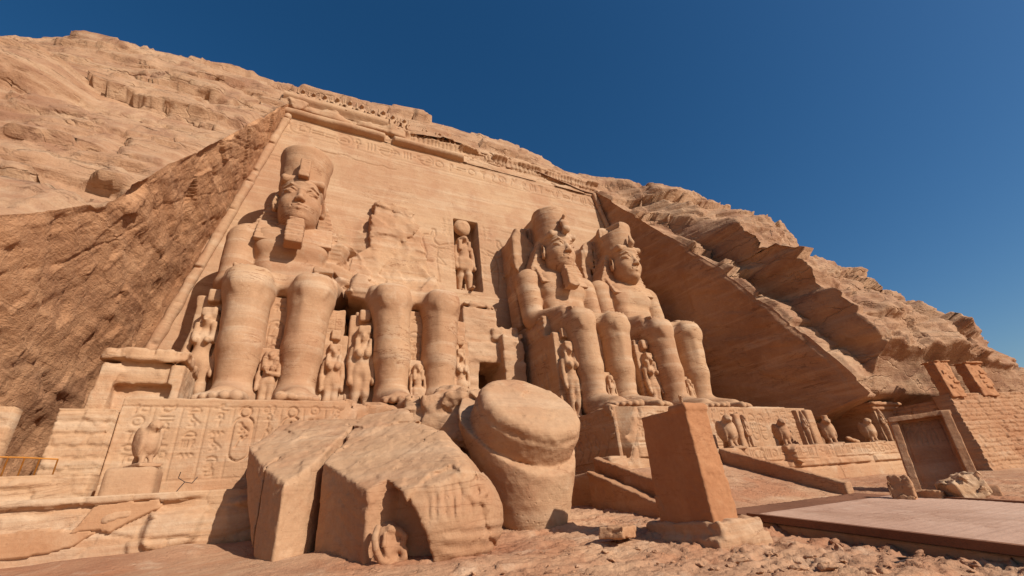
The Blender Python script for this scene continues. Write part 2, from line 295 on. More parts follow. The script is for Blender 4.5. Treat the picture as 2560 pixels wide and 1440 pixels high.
# ------------------------------------------------------------------ stone materials
def lin(c): return tuple([((v/255+.055)/1.055)**2.4*k for v, k in zip(c, (.785, .89, .95))])+(1,)
def stone(name, base, dark, light, strata=.5, mott=.5, bump=.5, grain=.35, crack=0.0, stain=None, stain_amt=0, pits=0.0, sscale=1.0, tilt=0.05, rough=.92, drip=0.0, veins=.5):
    m = bpy.data.materials.new(name); m.use_nodes = True; t = m.node_tree; t.nodes.clear(); N = t.nodes.new; L = t.links.new
    out = N('ShaderNodeOutputMaterial'); b = N('ShaderNodeBsdfPrincipled'); L(b.outputs[0], out.inputs[0])
    b.inputs['Roughness'].default_value = rough; b.inputs['Specular IOR Level'].default_value = .12
    geo = N('ShaderNodeNewGeometry')
    def mapped(sc, ro=(0, 0, 0)):
        mp = N('ShaderNodeMapping'); mp.inputs['Scale'].default_value = sc; mp.inputs['Rotation'].default_value = ro; L(geo.outputs['Position'], mp.inputs[0]); return mp.outputs[0]
    def noise(vec, sc, det, ro=.55, dist=0):
        n = N('ShaderNodeTexNoise'); n.inputs['Scale'].default_value = sc; n.inputs['Detail'].default_value = det; n.inputs['Roughness'].default_value = ro; n.inputs['Distortion'].default_value = dist; L(vec, n.inputs['Vector']); return n.outputs['Fac']
    def rng(x, a, c, lo=0., hi=1.):
        r = N('ShaderNodeMapRange'); r.inputs[1].default_value = a; r.inputs[2].default_value = c; r.inputs[3].default_value = lo; r.inputs[4].default_value = hi; L(x, r.inputs[0]); return r.outputs[0]
    def mix(f, a, c, blend='MIX'):
        x = N('ShaderNodeMix'); x.data_type = 'RGBA'; x.blend_type = blend
        if isinstance(f, (int, float)): x.inputs[0].default_value = f
        else: L(f, x.inputs[0])
        for i, q in ((6, a), (7, c)):
            if isinstance(q, tuple): x.inputs[i].default_value = q
            else: L(q, x.inputs[i])
        return x.outputs[2]
    def math2(op, a, c):
        x = N('ShaderNodeMath'); x.operation = op
        for i, q in ((0, a), (1, c)):
            if isinstance(q, (int, float)): x.inputs[i].default_value = q
            else: L(q, x.inputs[i])
        return x.outputs[0]
    w = mapped((1, 1, 1)); st = mapped((.11*sscale, .11*sscale, 1.5*sscale), (tilt, tilt*.7, .3)); st2 = mapped((.3*sscale, .3*sscale, 7*sscale), (tilt*.6, tilt, 0))
    big = noise(w, .16, 5, .6, .6); band = noise(st, 1.0, 6, .62, .35); fine = noise(st2, 1.0, 4, .6, .5); gr = noise(w, 9, 5, .7); mid = noise(w, 1.3, 6, .62, .3)
    B, Dk, Lt = lin(base), lin(dark), lin(light)
    c = mix(math2('MULTIPLY', rng(big, .38, .66), mott), B, Dk)
    c = mix(math2('MULTIPLY', rng(band, .5, .66), strata), c, Lt)
    c = mix(math2('MULTIPLY', rng(fine, .56, .74), strata*.4), c, Dk)
    c = mix(math2('MULTIPLY', rng(mid, .55, .75), mott*.6), c, Lt)
    c = mix(math2('MULTIPLY', rng(gr, .35, .7), .35), c, mix(.5, c, Dk, 'MULTIPLY'))
    vn = noise(mapped((.16*sscale, .16*sscale, .9*sscale), (tilt, tilt*.5, .8)), 1.7, 7, .6, .5); vm = rng(math2('ABSOLUTE', math2('SUBTRACT', vn, .5), 0.0), .002, .011, 1, 0)
    vm = math2('MULTIPLY', math2('MULTIPLY', vm, rng(noise(w, .35, 3), .47, .6)), veins); c = mix(vm, c, mix(.75, c, Dk, 'MULTIPLY'))
    if stain is not None:
        sm = noise(mapped((.5, .5, .16+.5*(1-drip))), .7, 6, .65, .8); c = mix(math2('MULTIPLY', rng(sm, .5, .62), stain_amt), c, lin(stain))
    L(c, b.inputs['Base Color'])
    hgt = math2('ADD', math2('MULTIPLY', mid, .5), math2('ADD', math2('MULTIPLY', gr, .10*grain/.35), math2('MULTIPLY', fine, .15)))
    hgt = math2('SUBTRACT', math2('ADD', hgt, math2('MULTIPLY', band, .25)), math2('MULTIPLY', vm, .25))
    if pits > 0:
        v = N('ShaderNodeTexVoronoi'); v.inputs['Scale'].default_value = 5.5; v.inputs['Randomness'].default_value = 1; L(w, v.inputs['Vector'])
        sel = rng(noise(w, 1.1, 2), .48, .62); hgt = math2('SUBTRACT', hgt, math2('MULTIPLY', math2('MULTIPLY', rng(v.outputs['Distance'], .06, .22, 1, 0), sel), .35*pits))
    if crack > 0:
        cv = N('ShaderNodeTexVoronoi'); cv.feature = 'DISTANCE_TO_EDGE'; cv.inputs['Scale'].default_value = 1.0
        wp = N('ShaderNodeVectorMath'); wp.operation = 'ADD'; L(mapped((.22, .22, .75), (.06, .05, 0)), wp.inputs[0])
        nz = N('ShaderNodeTexNoise'); nz.inputs['Scale'].default_value = .9; nz.inputs['Detail'].default_value = 4; L(w, nz.inputs['Vector'])
        sc = N('ShaderNodeVectorMath'); sc.operation = 'SCALE'; sc.inputs[3].default_value = .45; L(nz.outputs['Color'], sc.inputs[0]); L(sc.outputs[0], wp.inputs[1]); L(wp.outputs[0], cv.inputs['Vector'])
        cm = rng(cv.outputs['Distance'], 0, .03, 1, 0); keep = rng(noise(w, .5, 3), .45, .6); cm = math2('MULTIPLY', cm, keep)
        hgt = math2('SUBTRACT', hgt, math2('MULTIPLY', cm, .5*crack))
    bp = N('ShaderNodeBump'); bp.inputs['Strength'].default_value = min(1, bump); bp.inputs['Distance'].default_value = .35; L(hgt, bp.inputs['Height']); L(bp.outputs[0], b.inputs['Normal'])
    return m
M = {}
M['facade'] = stone('facade sandstone', (204, 154, 114), (184, 126, 90), (218, 174, 136), .6, .6, .32, .3, crack=.15, stain=(176, 116, 82), stain_amt=.35, drip=.7)
M['statue'] = stone('statue sandstone', (204, 152, 111), (178, 120, 84), (222, 180, 143), .5, .7, .27, .35, pits=.35, veins=.9, stain=(178, 118, 82), stain_amt=.3, drip=.8)
M['hill'] = stone('hillside sandstone', (194, 143, 106), (168, 114, 80), (208, 162, 124), .5, .8, .7, .6, crack=.9, stain=(146, 94, 68), stain_amt=.55)
M['cut'] = stone('rough chiselled rock', (214, 151, 106), (182, 120, 80), (226, 166, 122), .35, .9, .75, 1.2, pits=.6, sscale=.8, tilt=.6, stain=(160, 106, 74), stain_amt=.5)
M['smoothcut'] = stone('dressed rock cutting', (192, 136, 98), (158, 104, 72), (206, 154, 116), .7, .8, .6, .5, tilt=-.35, sscale=1.2)
M['block'] = stone('fallen sandstone', (200, 148, 108), (176, 118, 82), (216, 170, 132), .4, .6, .32, .5, pits=.9, crack=.15, stain=(176, 112, 76), stain_amt=.35)
M['terrace'] = stone('terrace masonry', (204, 152, 111), (184, 126, 89), (222, 184, 148), .5, .7, .35, .4, pits=.3, stain=(186, 122, 82), stain_amt=.45)
M['plaster'] = stone('orange lime plaster', (200, 134, 90), (176, 110, 70), (212, 156, 112), .1, .8, .2, .5, pits=.4, stain=(168, 104, 68), stain_amt=.5, drip=.6)
M['ground'] = stone('worn pavement rock', (212, 156, 115), (178, 118, 84), (230, 184, 146), .1, 1.0, .6, .7, pits=.4, stain=(186, 116, 78), stain_amt=.6)
M['brick'] = stone('ashlar brickwork', (194, 138, 98), (176, 112, 74), (216, 170, 132), .3, .8, .35, .45)
M['render'] = stone('old lime render', (202, 146, 104), (186, 126, 86), (214, 164, 124), .1, .9, .25, .5, pits=.4, stain=(188, 124, 82), stain_amt=.5)
M['deck'] = stone('weathered deck boards', (214, 164, 134), (186, 134, 106), (226, 184, 154), .0, .8, .2, .6, stain=(170, 120, 92), stain_amt=.5)
M['darkwood'] = stone('dark wood', (150, 96, 68), (110, 66, 46), (170, 118, 86), .2, .6, .3, .5)
M['paint'] = stone('ochre paint', (206, 128, 52), (186, 108, 42), (220, 150, 80), 0, .3, .05, .2, rough=.5)
M['metal'] = stone('dark steel', (70, 52, 44), (50, 38, 34), (90, 70, 60), 0, .4, .05, .2, rough=.5)
M['dark'] = stone('shadowy rock', (120, 78, 54), (92, 58, 42), (140, 96, 70), .3, .6, .3, .3)

# ------------------------------------------------------------------ the hillside
HZ = np.array([-3, 2.5, 5.5, 8, 10.5, 14, 18, 20, 24, 28, 31, 33.2, 35, 37.2, 39.2, 41, 43, 45, 60.])
HY = np.array([-13.9, -13.8, -13.5, -12.5, -11.4, -9.3, -7.3, -6, -3.5, -1, .7, 2.2, 2.9, 3.9, 6, 9, 14, 24, 70.])
def edge_r(z, y): return 15.97+.15*(31.9-z)-.1*(y-.074*z)
def edge_l(z, y): return -15.58-.19*(31.89-z)+.1*(y-.074*z)
seg = np.hypot(np.diff(HZ), np.diff(HY)); arc = np.concatenate([[0], np.cumsum(seg)])
atop = np.interp(33.0, HZ, arc)
ns0 = 250; ns1 = 90
sv = np.concatenate([np.linspace(0, atop, ns0), atop+(np.linspace(0, 1, ns1+1)[1:]**1.8)*(arc[-1]-atop)])
pz = np.interp(sv, arc, HZ); py = np.interp(sv, arc, HY)
TOPZ = 33.0; zc = np.minimum(pz, TOPZ); yc = np.minimum(py, 2.2)
corL = np.interp(pz, [8, 10.7, 12.2, 13.9, 16.6, 19.7, 24.8, 31], [-1, -.5, .4, 1.05, .9, .9, .5, 0]); XL = edge_l(zc, yc+corL); corR = np.interp(pz, [2.5, 4.9, 5.9], [5.0, 4.4, 0]); XR = edge_r(zc, yc+corR)
dl = np.concatenate([np.linspace(0, 28, 230), 28+np.geomspace(.3, 60, 24)])[::-1]
dr = np.concatenate([np.linspace(0, 1.8, 16), np.linspace(1.92, 3.3, 26), np.linspace(3.4, 16, 100), np.geomspace(16.2, 150, 150)])
nm = 200
Xg = np.concatenate([XL[None]-dl[:, None], XL[None]+(XR-XL)[None]*np.linspace(0, 1, nm+2)[1:-1, None], XR[None]+dr[:, None]])
nL, nR = len(dl), len(dr)
Zg = np.broadcast_to(pz, Xg.shape).copy(); Yg = py[None]+corL[None]*sst(-14, -15.5, Xg)+corR[None]*sst(14, 15.5, Xg)
hdrop = np.interp(Xg, [-90, -60, -40, -34, -30, -27, -22, -18, -8, 0, 8, 14, 18, 23, 31, 41, 49, 58, 68, 75, 84, 90, 107, 140, 200],
                  [14, 9, 6, 2.4, .7, .5, .2, 0, 0, -.8, 0, 1.2, .8, 1.8, 3.0, 6.4, 8.8, 11.5, 14.5, 17.5, 20, 22, 25, 28, 31])
fadez = np.where(Xg > 20, sst(6, 30, Zg), sst(20, 37, Zg))
Zg -= hdrop*np.maximum(fadez, sst(45, 75, Xg)*.8)
dist = np.maximum(Xg-XR[None], 0)
wob = .35*vnoise(Zg*.35, 1.1, 2.2, 31)+.18*vnoise(Zg*1.2, 3.1, 2.2, 32)
soft = sst(21, 28, Zg+2*vnoise(Xg*.2, Zg*.2, 3, 33)); stp = sst(2.15, 2.75+3.2*soft, dist+wob)
bul = stp*np.interp(Zg, [-3, 6, 9, 11, 14.5, 15.5, 22, 33, 36, 41], [0, 0, 2.4, 3.3, 3.5, 4.3, 4.4, 2.6, 1.2, .2])
bul *= (1-1.0*sst(12, 38, dist))*(1+.3*vnoise(Zg*.22, Xg*.12, 6.1, 34))
edgefade = np.minimum(np.abs(Xg-XL[None]), np.abs(Xg-XR[None])); inside = (Xg > XL[None]) & (Xg < XR[None])
s1, e1 = slabs(Xg, Zg, 6.5, 2.3, 11); s2, e2 = slabs(Xg+3, Zg, 2.6, .8, 23, .5)
big = fbm(Xg*.06, Zg*.09, Yg*.02, 4, 41); medn = fbm(Xg*.3, Zg*.7, 1.7, 4, 51); finen = fbm(Xg*1.2, Zg*3.0, 2.7, 4, 61)
prot = np.where(s1 > .35, (s1-.35)*1.05, np.where(s1 < -.6, (s1+.6)*1.3, 0))
prot2 = np.where(s2 > .45, (s2-.45)*.5, np.where(s2 < -.7, (s2+.7)*.6, 0))
seam = -.34*np.exp(-(e1/.09)**2)*sst(-.1, .35, vnoise(Xg*.25, Zg*.5, 4.4, 71)) - .10*np.exp(-(e2/.06)**2)*sst(.1, .5, vnoise(Xg*.4, Zg*.6, 9.4, 72))
rightrock = sst(2, 6, dist)
disp = .9*big*sst(0, 5, edgefade)+(.26+.7*rightrock)*medn+.09*finen+prot*(1+.3*rightrock)+prot2+seam
wx, wz = Xg+.8*vnoise(Xg*.5, Zg*.5, 1, 82), Zg+.6*vnoise(Xg*.5, Zg*.5, 5, 83)
disp += rightrock*(.42*facet(wx*.14, wz*.28, 1.3, 84)+.12*facet(wx*.6, wz*.9, 2.3, 85)+.5*fbm(Xg*.09, Zg*.14, 3.3, 3, 88)+.3*np.abs(fbm(Xg*.35, Zg*.6, 7.7, 3, 81)))
leftrock = (Xg < XL[None])*1.0; disp += leftrock*(.22*facet(wx*.16, wz*.5, 5.3, 86)+.10*facet(wx*.5, wz*1.3, 6.3, 87))
lump = lambda x, z, rx, rz, a: a*np.exp(-(((Xg-x)/rx)**2+((Zg-z)/rz)**2)**2)
disp += lump(33, 26, 7, 4, 1.5)+lump(44, 19, 7, 3.5, 1.6)+lump(58, 22, 9, 4.5, 1.4)+lump(28.5, 13.2, 4.2, 1.7, 1.1)
def hill_at(u, w, off=0.0):
    P = CAM+_ray(u, w)*np.linspace(15, 200, 4000)[:, None]; s = np.interp(P[:, 2], HZ, HY)+np.where(P[:, 0] < -15, np.interp(P[:, 2], pz, corL), 0)-off
    i = np.nonzero(P[:, 1] > s)[0][0]; return P[i, 0], P[i, 2]
def ledge_line(pts, a, up=1.3, off=0.0):
    q = np.array(sorted(hill_at(u, w, off) for u, w in pts)); t = Zg-np.interp(Xg, q[:, 0], q[:, 1])+.15*fbm(Xg*.8, Zg*.2, 1.1, 3, 89); m = sst(q[0, 0]-.3, q[0, 0]+.3, Xg)*sst(q[-1, 0]+.3, q[-1, 0]-.3, Xg)
    return m*a*np.where(t > 0, np.exp(-np.maximum(t, 0)/up), -.55*np.exp(np.minimum(t, 0)/.3))
for pts, a, up in (([(15, 338), (80, 350), (170, 361), (252, 378)], .5, 1.6), ([(325, 203), (400, 207), (470, 226), (552, 246)], .75, 2.0), ([(235, 455), (300, 462), (345, 470)], .6, 1.2), ([(295, 148), (340, 157), (388, 168)], .35, 1.0), ([(180, 245), (250, 268), (330, 292)], .18, 1.0),
                   ([(175, 318), (300, 337), (450, 354)], .2, .8), ([(0, 462), (60, 470), (130, 466)], .4, .8), ([(480, 303), (552, 320)], .3, .8), ([(410, 185), (520, 205), (610, 222)], .4, 1.2), ([(60, 520), (180, 500), (300, 512)], .3, .7), ([(470, 150), (560, 172), (640, 190)], .35, .9)): disp += ledge_line(pts, a, up)
for pts, a, up, off in (([(1700, 545), (1800, 570), (1900, 612)], .7, 1.5, 3.5), ([(1890, 610), (1940, 632), (2010, 655)], .9, 2.0, 4), ([(2110, 700), (2180, 735), (2240, 770)], .8, 1.6, 3), ([(1590, 480), (1680, 505), (1760, 540)], .6, 1.2, 3), ([(2000, 600), (2090, 650)], .5, 1.2, 4), ([(1800, 520), (1900, 575)], .5, 1.0, 4)): disp += ledge_line(pts, a, up, off)
for u, w, rx, rz, a, off in ((45, 195, 2.6, 2.2, 2.2, 0), (2235, 745, 1.8, 1.0, 1.0, 3), (2290, 795, 1.6, 1.1, 1.1, 2.5), (1730, 520, 2.5, 1.5, .9, 3), (2140, 700, 2.2, 1.1, .8, 3)): c_ = hill_at(u, w, off); disp += lump(c_[0], c_[1], rx, rz, a)
damp = np.where(inside, sst(0, .8, np.minimum(edgefade, Zg-32.7))*.8+.2, sst(0, .35, edgefade)*.8+.2)
disp = disp*np.where(Zg < 45, damp, 1)
tz = np.gradient(pz, sv); ty = np.gradient(py, sv)          # outward normal (-tz, ty) in (y, z)
Yg = Yg-bul-disp*tz[None]; Zg = Zg+disp*ty[None]*.6
Yg = np.where(Xg > 22.4, np.maximum(Yg, np.interp(Zg, [-3, 4.9, 6.2, 8.5, 11, 13], [-8.6, -9.0, -12.4, -13.6, -17, -40])+.3*fbm(Xg*.5, Zg*.8, 1.1, 3, 35)), Yg)
P3 = np.stack([Xg+(stp > .02)*(stp < .98)*.5*fbm(Zg*.5, Yg*.4, 3.3, 3, 91), Yg, Zg], -1)
nu, nv = Xg.shape
keep = np.ones((nu-1, nv-1), bool); keep[nL-1:nL+nm, :ns0-1] = False
HV, HQ = P3.reshape(-1, 3), gridq(nu, nv, keep)
used = np.unique(HQ); mp = np.full(len(HV), -1); mp[used] = np.arange(len(used))
struct(mk('hillside', HV[used], mp[HQ], M['hill']))
EL = P3[nL-1, :ns0]; ER = P3[nL+nm, :ns0]                      # cut edges of the recess
def cutting(name, E, mat, side, amp, seed):
    n = 150; t = np.linspace(0, 1, n)
    z = np.clip(E[:, 2], -3, 34); yi = .074*z+.9; xi = (edge_l(z, yi) if side < 0 else edge_r(z, yi))
    I = np.stack([xi, yi, z], 1); Pp = E[None]+(I-E)[None]*t[:, None, None]
    f = (sst(0, .04, t)*(sst(1, .86, t)*.8+.2))[:, None]*np.ones(len(E))
    nn = np.array([-side*.97, -.1, -.15]); X, Y, Z = Pp[..., 0], Pp[..., 1], Pp[..., 2]
    if side < 0:
        sl, se = slabs(Y+Z*.35, Z-Y*.5, 5, 2.6, seed, .5)
        d = amp*(1.3*fbm(Y*.3, Z*.3, 1.1, 4, seed)+.55*fbm(Y*1.1+Z*.5, Z*1.1, 2.2, 4, seed+3)+.28*np.abs(fbm(Y*3.2, Z*3.2, 3.3, 3, seed+7)))
        d *= .35+.65*sst(29, 17, Z)
        fc = facet(Y*.35+Z*.2, Z*.35, 3.1, seed+20); q = Z-.9*Y+.6*vnoise(Y*.4, Z*.4, 1, seed+30); d = d*.42+(.045*sst(-.1, .15, vnoise(q*.55, Y*.08, 3.1, seed+31)))-.05*sst(.06, .0, np.abs(vnoise(q*.3, Y*.1, 9.1, seed+32)))+.14*fc+.07*facet(Y*1.1, Z*1.1+Y*.4, 2.1, seed+21)+.05*np.abs(fbm(Y*4, Z*4, 1.3, 3, seed+22))
        c = at(385, 480, (1, 0, 0), -18.7); d -= .9*np.exp(-(((Y-c[1])/.9)**2+((Z-c[2]-.6)/.9)**2)**2)
    else:
        d = amp*(fbm(Y*.2, Z*.2, 1.1, 4, seed)+.35*fbm(Y*.5, Z*1.6, 2.2, 4, seed+3)); q = Z-.35*Y; d += .10*sst(.1, .16, vnoise(Y*.12, q*.35, 2.2, seed+5))+.05*sst(.1, .2, vnoise(Y*.2, q*1.3, 5.2, seed+6))+.03*fbm(Y*.6, q*3.5, 3.2, 3, seed+8)
    Pp = Pp+(d*f)[..., None]*nn
    q = gridq(n, len(E)); q = q if side > 0 else q[:, ::-1]
    return struct(mk(name, Pp.reshape(-1, 3), q, mat))
cutting('rough_rock_cutting', EL, M['cut'], -1, .5, 101)
cutting('smooth_rock_cutting', ER, M['smoothcut'], 1, .35, 131)

# ------------------------------------------------------------------ the ground
def gz(x, y):
    z = 1.1+.11*(np.minimum(y, -12.5)+12.5)
    return np.maximum(z, -.75)+.012*np.clip(x-4, 0, 40)
def ground_mesh(x0, x1, y0, y1, d, fine):
    x = np.arange(x0, x1+d/2, d); y = np.arange(y0, y1+d/2, d); X, Y = np.meshgrid(x, y, indexing='ij'); Z = gz(X, Y)
    if fine:
        sand = np.maximum(sst(-9.2, -10.6, X+.18*(Y+18))*sst(-21, -14, Y), sst(-12, -14, X))
        s, e = slabs(X+.4*Y, Y*1.0-.2*X, 1.1, .42, 201, .8); s3, e3 = slabs(X*.9-.3*Y, Y+.15*X, .5, .22, 221, .8)
        r = .06*fbm(X*.5, Y*.7, 3.3, 4, 211)+.035*np.abs(fbm(X*1.3, Y*2.3, 1.3, 5, 212))+.05*np.where(s > .1, s, 0)+.03*np.where(s3 > .2, s3, 0)-.03*np.exp(-(e/.03)**2)
        r += .055*facet(X*.55+.2*Y, Y*1.1, 1.5, 241)+.035*facet(X*1.3, Y*2.6+.3*X, 2.5, 242)+.02*facet(X*3.2, Y*5, 2.5, 243)
        far = sst(5, 1, X)*.6+.4
        Z = Z+(1-sand)*r*far*(1+.7*sst(-16, -22, Y)*sst(-6, -2, X))+sand*(.05*fbm(X*.35, Y*.5, 2.1, 3, 231)+.012*fbm(X*2, Y*4, 1.2, 3, 232))-.02
        for cx, cy, rx, ry, a in ((-10.3, -16.2, 2.2, 1.3, .22), (-13.8, -13.1, 4, 1.0, .2), (-8.6, -18.3, 1.6, .6, .1)): Z += a*np.exp(-(((X-cx)/rx)**2+((Y-cy)/ry)**2))*(.8+.4*vnoise(X, Y, 1, 5))
    else: Z = Z+.25*fbm(X*.1, Y*.1, 1.1, 4, 7)-np.where((X > -25) & (X < 19.8) & (Y > -29.8) & (Y < -9.2), .35, .05)
    return np.stack([X, Y, Z], -1).reshape(-1, 3), gridq(len(x), len(y))
struct(mk('ground', *joinm(ground_mesh(-26, 20, -30, -9, .055, True), ground_mesh(-120, 260, -140, 30, 2.0, False)), M['ground']))
# ------------------------------------------------------------------ the temple facade
rg = random.Random(5)
def edge_noise(x, z, s=1): return .35*fbm(x*.5, z*.9, 1.9, 4, 301+s)
facade = thing('temple_facade', 'tall sandstone temple front carved into the cliff behind the seated colossi', 'temple front', (0, 2.3, 32))
def loc_child(o, p): o.parent = p; o.matrix_parent_inverse = Matrix.Translation(-p.location); return o
def facade_wall():
    d = .075; s = Slate(-22, 2, 22, 33.2, d); U, Z = np.meshgrid(s.u, s.v, indexing='ij')
    r = random.Random(11)
    # frieze of large hieroglyphs between two lines
    s.line([(-16, 29.95), (16, 29.95)], .05, .05); s.line([(-16, 31.55), (16, 31.55)], .05, .05)
    x = -15.2
    seq = [13, 2, 6, 6, 9, 3, 4, 6, 9, 4, 12, 9, 0, 7, 6, 0, 11, 7, 0, 13, 7, 4, 11, 1, 7, 9, 13, 4, 5, 6, 3, 4, 10, 1, 0, 8, 5, 4, 0, 6, 5, 2, 4, 5, 4, 0, 7, 8, 4, 13]
    for k in seq:
        if x > 15.3: break
        a = .55 if k in (0, 5, 8, 13, 3) else .48
        s.glyph(k, (x, 30.75+r.uniform(-.08, .08)), a, .05, .13); x += a*2+r.uniform(.02, .16)
    for k in range(-4, 5):
        if k: s.ring((k*3.6, 30.75), .66, .05, .08, 1.0)
    # long fissures
    s.line([(-13+i*.55, 28.9-.02*i+.14*r.uniform(-1, 1)) for i in range(13)], .035, .13)
    s.line([(-2+i*.6, 27.4+.15*r.uniform(-1, 1)) for i in range(9)], .03, .04)
    # kings offering on both sides of the niche
    for sgn, x0 in ((-1, -3.2), (1, 3.0)):
        P = lambda *q: [(x0+sgn*i, 17.6+j) for i, j in q]
        s.line(P((.75, 0), (.8, 1.6), (.5, 2.6), (.75, 3.6), (.9, 4.1), (.7, 4.5), (.2, 4.55), (0, 5.2), (-.25, 5.2), (-.3, 4.6), (-.1, 4.3), (-.2, 3.9), (-.6, 3.6), (-1.3, 3.9)), .06, .12)
        s.line(P((-.5, 0), (-.3, 1.5), (-.35, 2.6), (-.5, 3.4)), .06, .12); s.line(P((-.35, 2.6), (-1.1, 1.7), (.7, 1.9)), .05, .09)
        s.line(P((-.6, 3.3), (-1.5, 3.4)), .05, .1); s.line(P((.2, 3.5), (-.9, 3.0), (-1.5, 3.9)), .05, .08)
        for cx in (-1.45, -1.0): s.column(x0+sgn*cx, 17.6+6.6, 17.6+4.6, .2, .04, .07, r)
        s.column(x0-sgn*1.75, 17.6+4.2, 17.6+.4, .22, .04, .07, r)
    H = s.H
    H += .16*fbm(U*.12, Z*.2, 4.4, 4, 305)+.05*fbm(U*.25, Z*1.8, 5.4, 5, 306)
    ln = vnoise(U*.06+Z*.05, Z*1.3, 3.1, 307); H -= .05*np.exp(-((ln-.1)/.05)**2)*sst(-.2, .3, vnoise(U*.2, Z*.3, 1, 308))
    # coarse unfinished stone where colossus 2 broke off
    c = sst(0, 1.2, np.minimum(np.minimum(U+9.5, -2.3-U+edge_noise(U, Z)*2), np.minimum(Z-8, 22.4-.25*(U+8)-Z+edge_noise(U, Z, 2)*2)))
    a, b = slabs(U, Z, 2.2, 1.5, 311, .9); H += c*(.10+.25*np.where(a > 0, a, a*.5)+.16*fbm(U*.9, Z*.9, 2.2, 4, 312))
    # deep niche
    e = np.minimum(np.minimum(U+1.22, .98-U), np.minimum(Z-17.2, 24.35-Z)); H -= 1.35*sst(-.03, .05, e)*(1-0)
    # doorway recess
    e = np.minimum(np.minimum(U+.55, 1.75-U), 11.2-Z); H -= 3.0*sst(-.03, .05, e)
    V = np.stack([U, .074*Z-H, Z], -1).reshape(-1, 3)
    return V, gridq(*U.shape)
loc_child(mk('wall', *facade_wall(), M['facade']), facade)
# torus mouldings down both sloping edges
def torus_side(fx, z0, z1, r):
    v = Vol((-24 if fx(20) < 0 else 13, -.8, z0-.5), (-13 if fx(20) < 0 else 24, 3.6, z1+.5), .11)
    a = (fx(z0), .074*z0-.12, z0); b = (fx(z1), .074*z1-.12, z1); v.cap(a, b, r, r, 0)
    for k in range(9):
        z = z0+(z1-z0)*(k+.5+.3*rg.uniform(-1, 1))/9; v.box((fx(z), .074*z-.5, z), (.6, .28, .05), .01, .05, cut=True)
    v.rough(.09, .9, 321, 4); return v.mesh()
loc_child(mk('torus_moulding', *torus_side(lambda z: -15.3-.19*(31.9-z), 9.5, 31.9, .29), M['facade']), facade)
loc_child(mk('torus_moulding', *torus_side(lambda z: 15.75+.15*(31.9-z), 9.5, 31.9, .29), M['facade']), facade)
# cornice: hollow moulding with a roll under it, broken away in places
def cornice():
    d = .085; s = Slate(-15.9, 31.75, 16.3, 34.0, d); U, Z = np.meshgrid(s.u, s.v, indexing='ij'); r = random.Random(3)
    x = -7
    while x < 15.4:
        s.line([(x, 32.5), (x, 33.35)], .06, .1) if r.random() < .6 else s.cart((x, 32.95), .22, .42, .05, .1)
        x += r.uniform(.35, .6)
    H = s.H.copy(); t = (Z-31.75)/3
    n = edge_noise(U, Z, 5); n2 = fbm(U*.35, 1.2, 2.2, 3, 331)
    brk = np.zeros_like(U)
    for a, b, zb in ((-7.5, -6.7, 33.0), (.1, 2.5, 33.1), (2.5, 15.9, 32.62), (9.0, 9.7, 33.6)):
        brk = np.maximum(brk, sst(-.1, .1, np.minimum(np.minimum(U-a, b-U)+n*.8, zb-Z+n*.5+.2*n2)))
    roll = .62*np.sqrt(np.clip(1-((Z-32.2)/.42)**2, 0, 1)); cav = .28+.6*sst(32.5, 33.7, Z)**2
    prof = np.maximum(np.where(Z < 32.62, roll, 0), np.where(Z > 32.3, cav, 0))
    top = sst(33.35+.3*n, 33.7+.3*n, Z)*np.where(U > -7.2+n, 1, 0)
    slab_, _ = slabs(U, Z, 1.6, .7, 333, .8)
    prof = prof*(1-.95*brk)+.1*brk*(1+slab_)+np.where(U > -6.9+n, .22*slab_, 0)*sst(32.9, 33.4, Z)
    H = H+prof+.09*fbm(U*.9, Z*1.4, 3.3, 4, 334)-.6*top
    # the ledge breaks up towards the right
    V = np.stack([U, .074*Z-H, Z], -1).reshape(-1, 3); return V, gridq(*U.shape)
loc_child(mk('cornice', *cornice(), M['facade']), facade)
def baboon_mesh():
    v = Vol((-.55, -.5, -.05), (.55, .6, 1.6), .06)
    v.ell((0, .05, .5), (.3, .3, .5), .1); v.ell((0, -.05, 1.15), (.2, .22, .22), .08); v.ell((0, -.25, 1.08), (.11, .16, .1), .06); v.ell((0, .08, 1.05), (.32, .2, .26), .06)
    for q in (-1, 1):
        v.cap((q*.26, 0, .8), (q*.4, -.2, .72), .1, .08, .05); v.cap((q*.4, -.2, .72), (q*.38, -.32, 1.12), .08, .07, .05); v.cap((q*.2, -.1, .3), (q*.24, -.32, .5), .14, .12, .06); v.cap((q*.24, -.32, .45), (q*.22, -.34, .02), .1, .1, .05)
    v.box((0, .3, .55), (.42, .2, .55), .05, .1); v.rough(.07, .3, 341, 3, .3); return v.mesh()
bm0 = None; V0, Q0 = baboon_mesh()
spots = [-14.6+.98*i for i in range(10)]+[-3.6, -2.3, -1.1]
for i, x in enumerate(spots):
    y = .074*34.4-(.38 if i < 10 else .15); z = 33.6+(0 if i < 10 else -.1)
    if bm0 is None: o = bm0 = mk('baboon_carving', V0, Q0, M['facade'])
    else: o = bm0.copy(); S.collection.objects.link(o)
    o.parent = facade; k = 1.1+.12*rg.uniform(-1, 1); o.scale = (k, k, k*(1 if i < 10 else .8)); o.rotation_euler = (0, 0, rg.uniform(-.15, .15))
    o.location = Vector((x+rg.uniform(-.1, .1), y, z))-facade.location
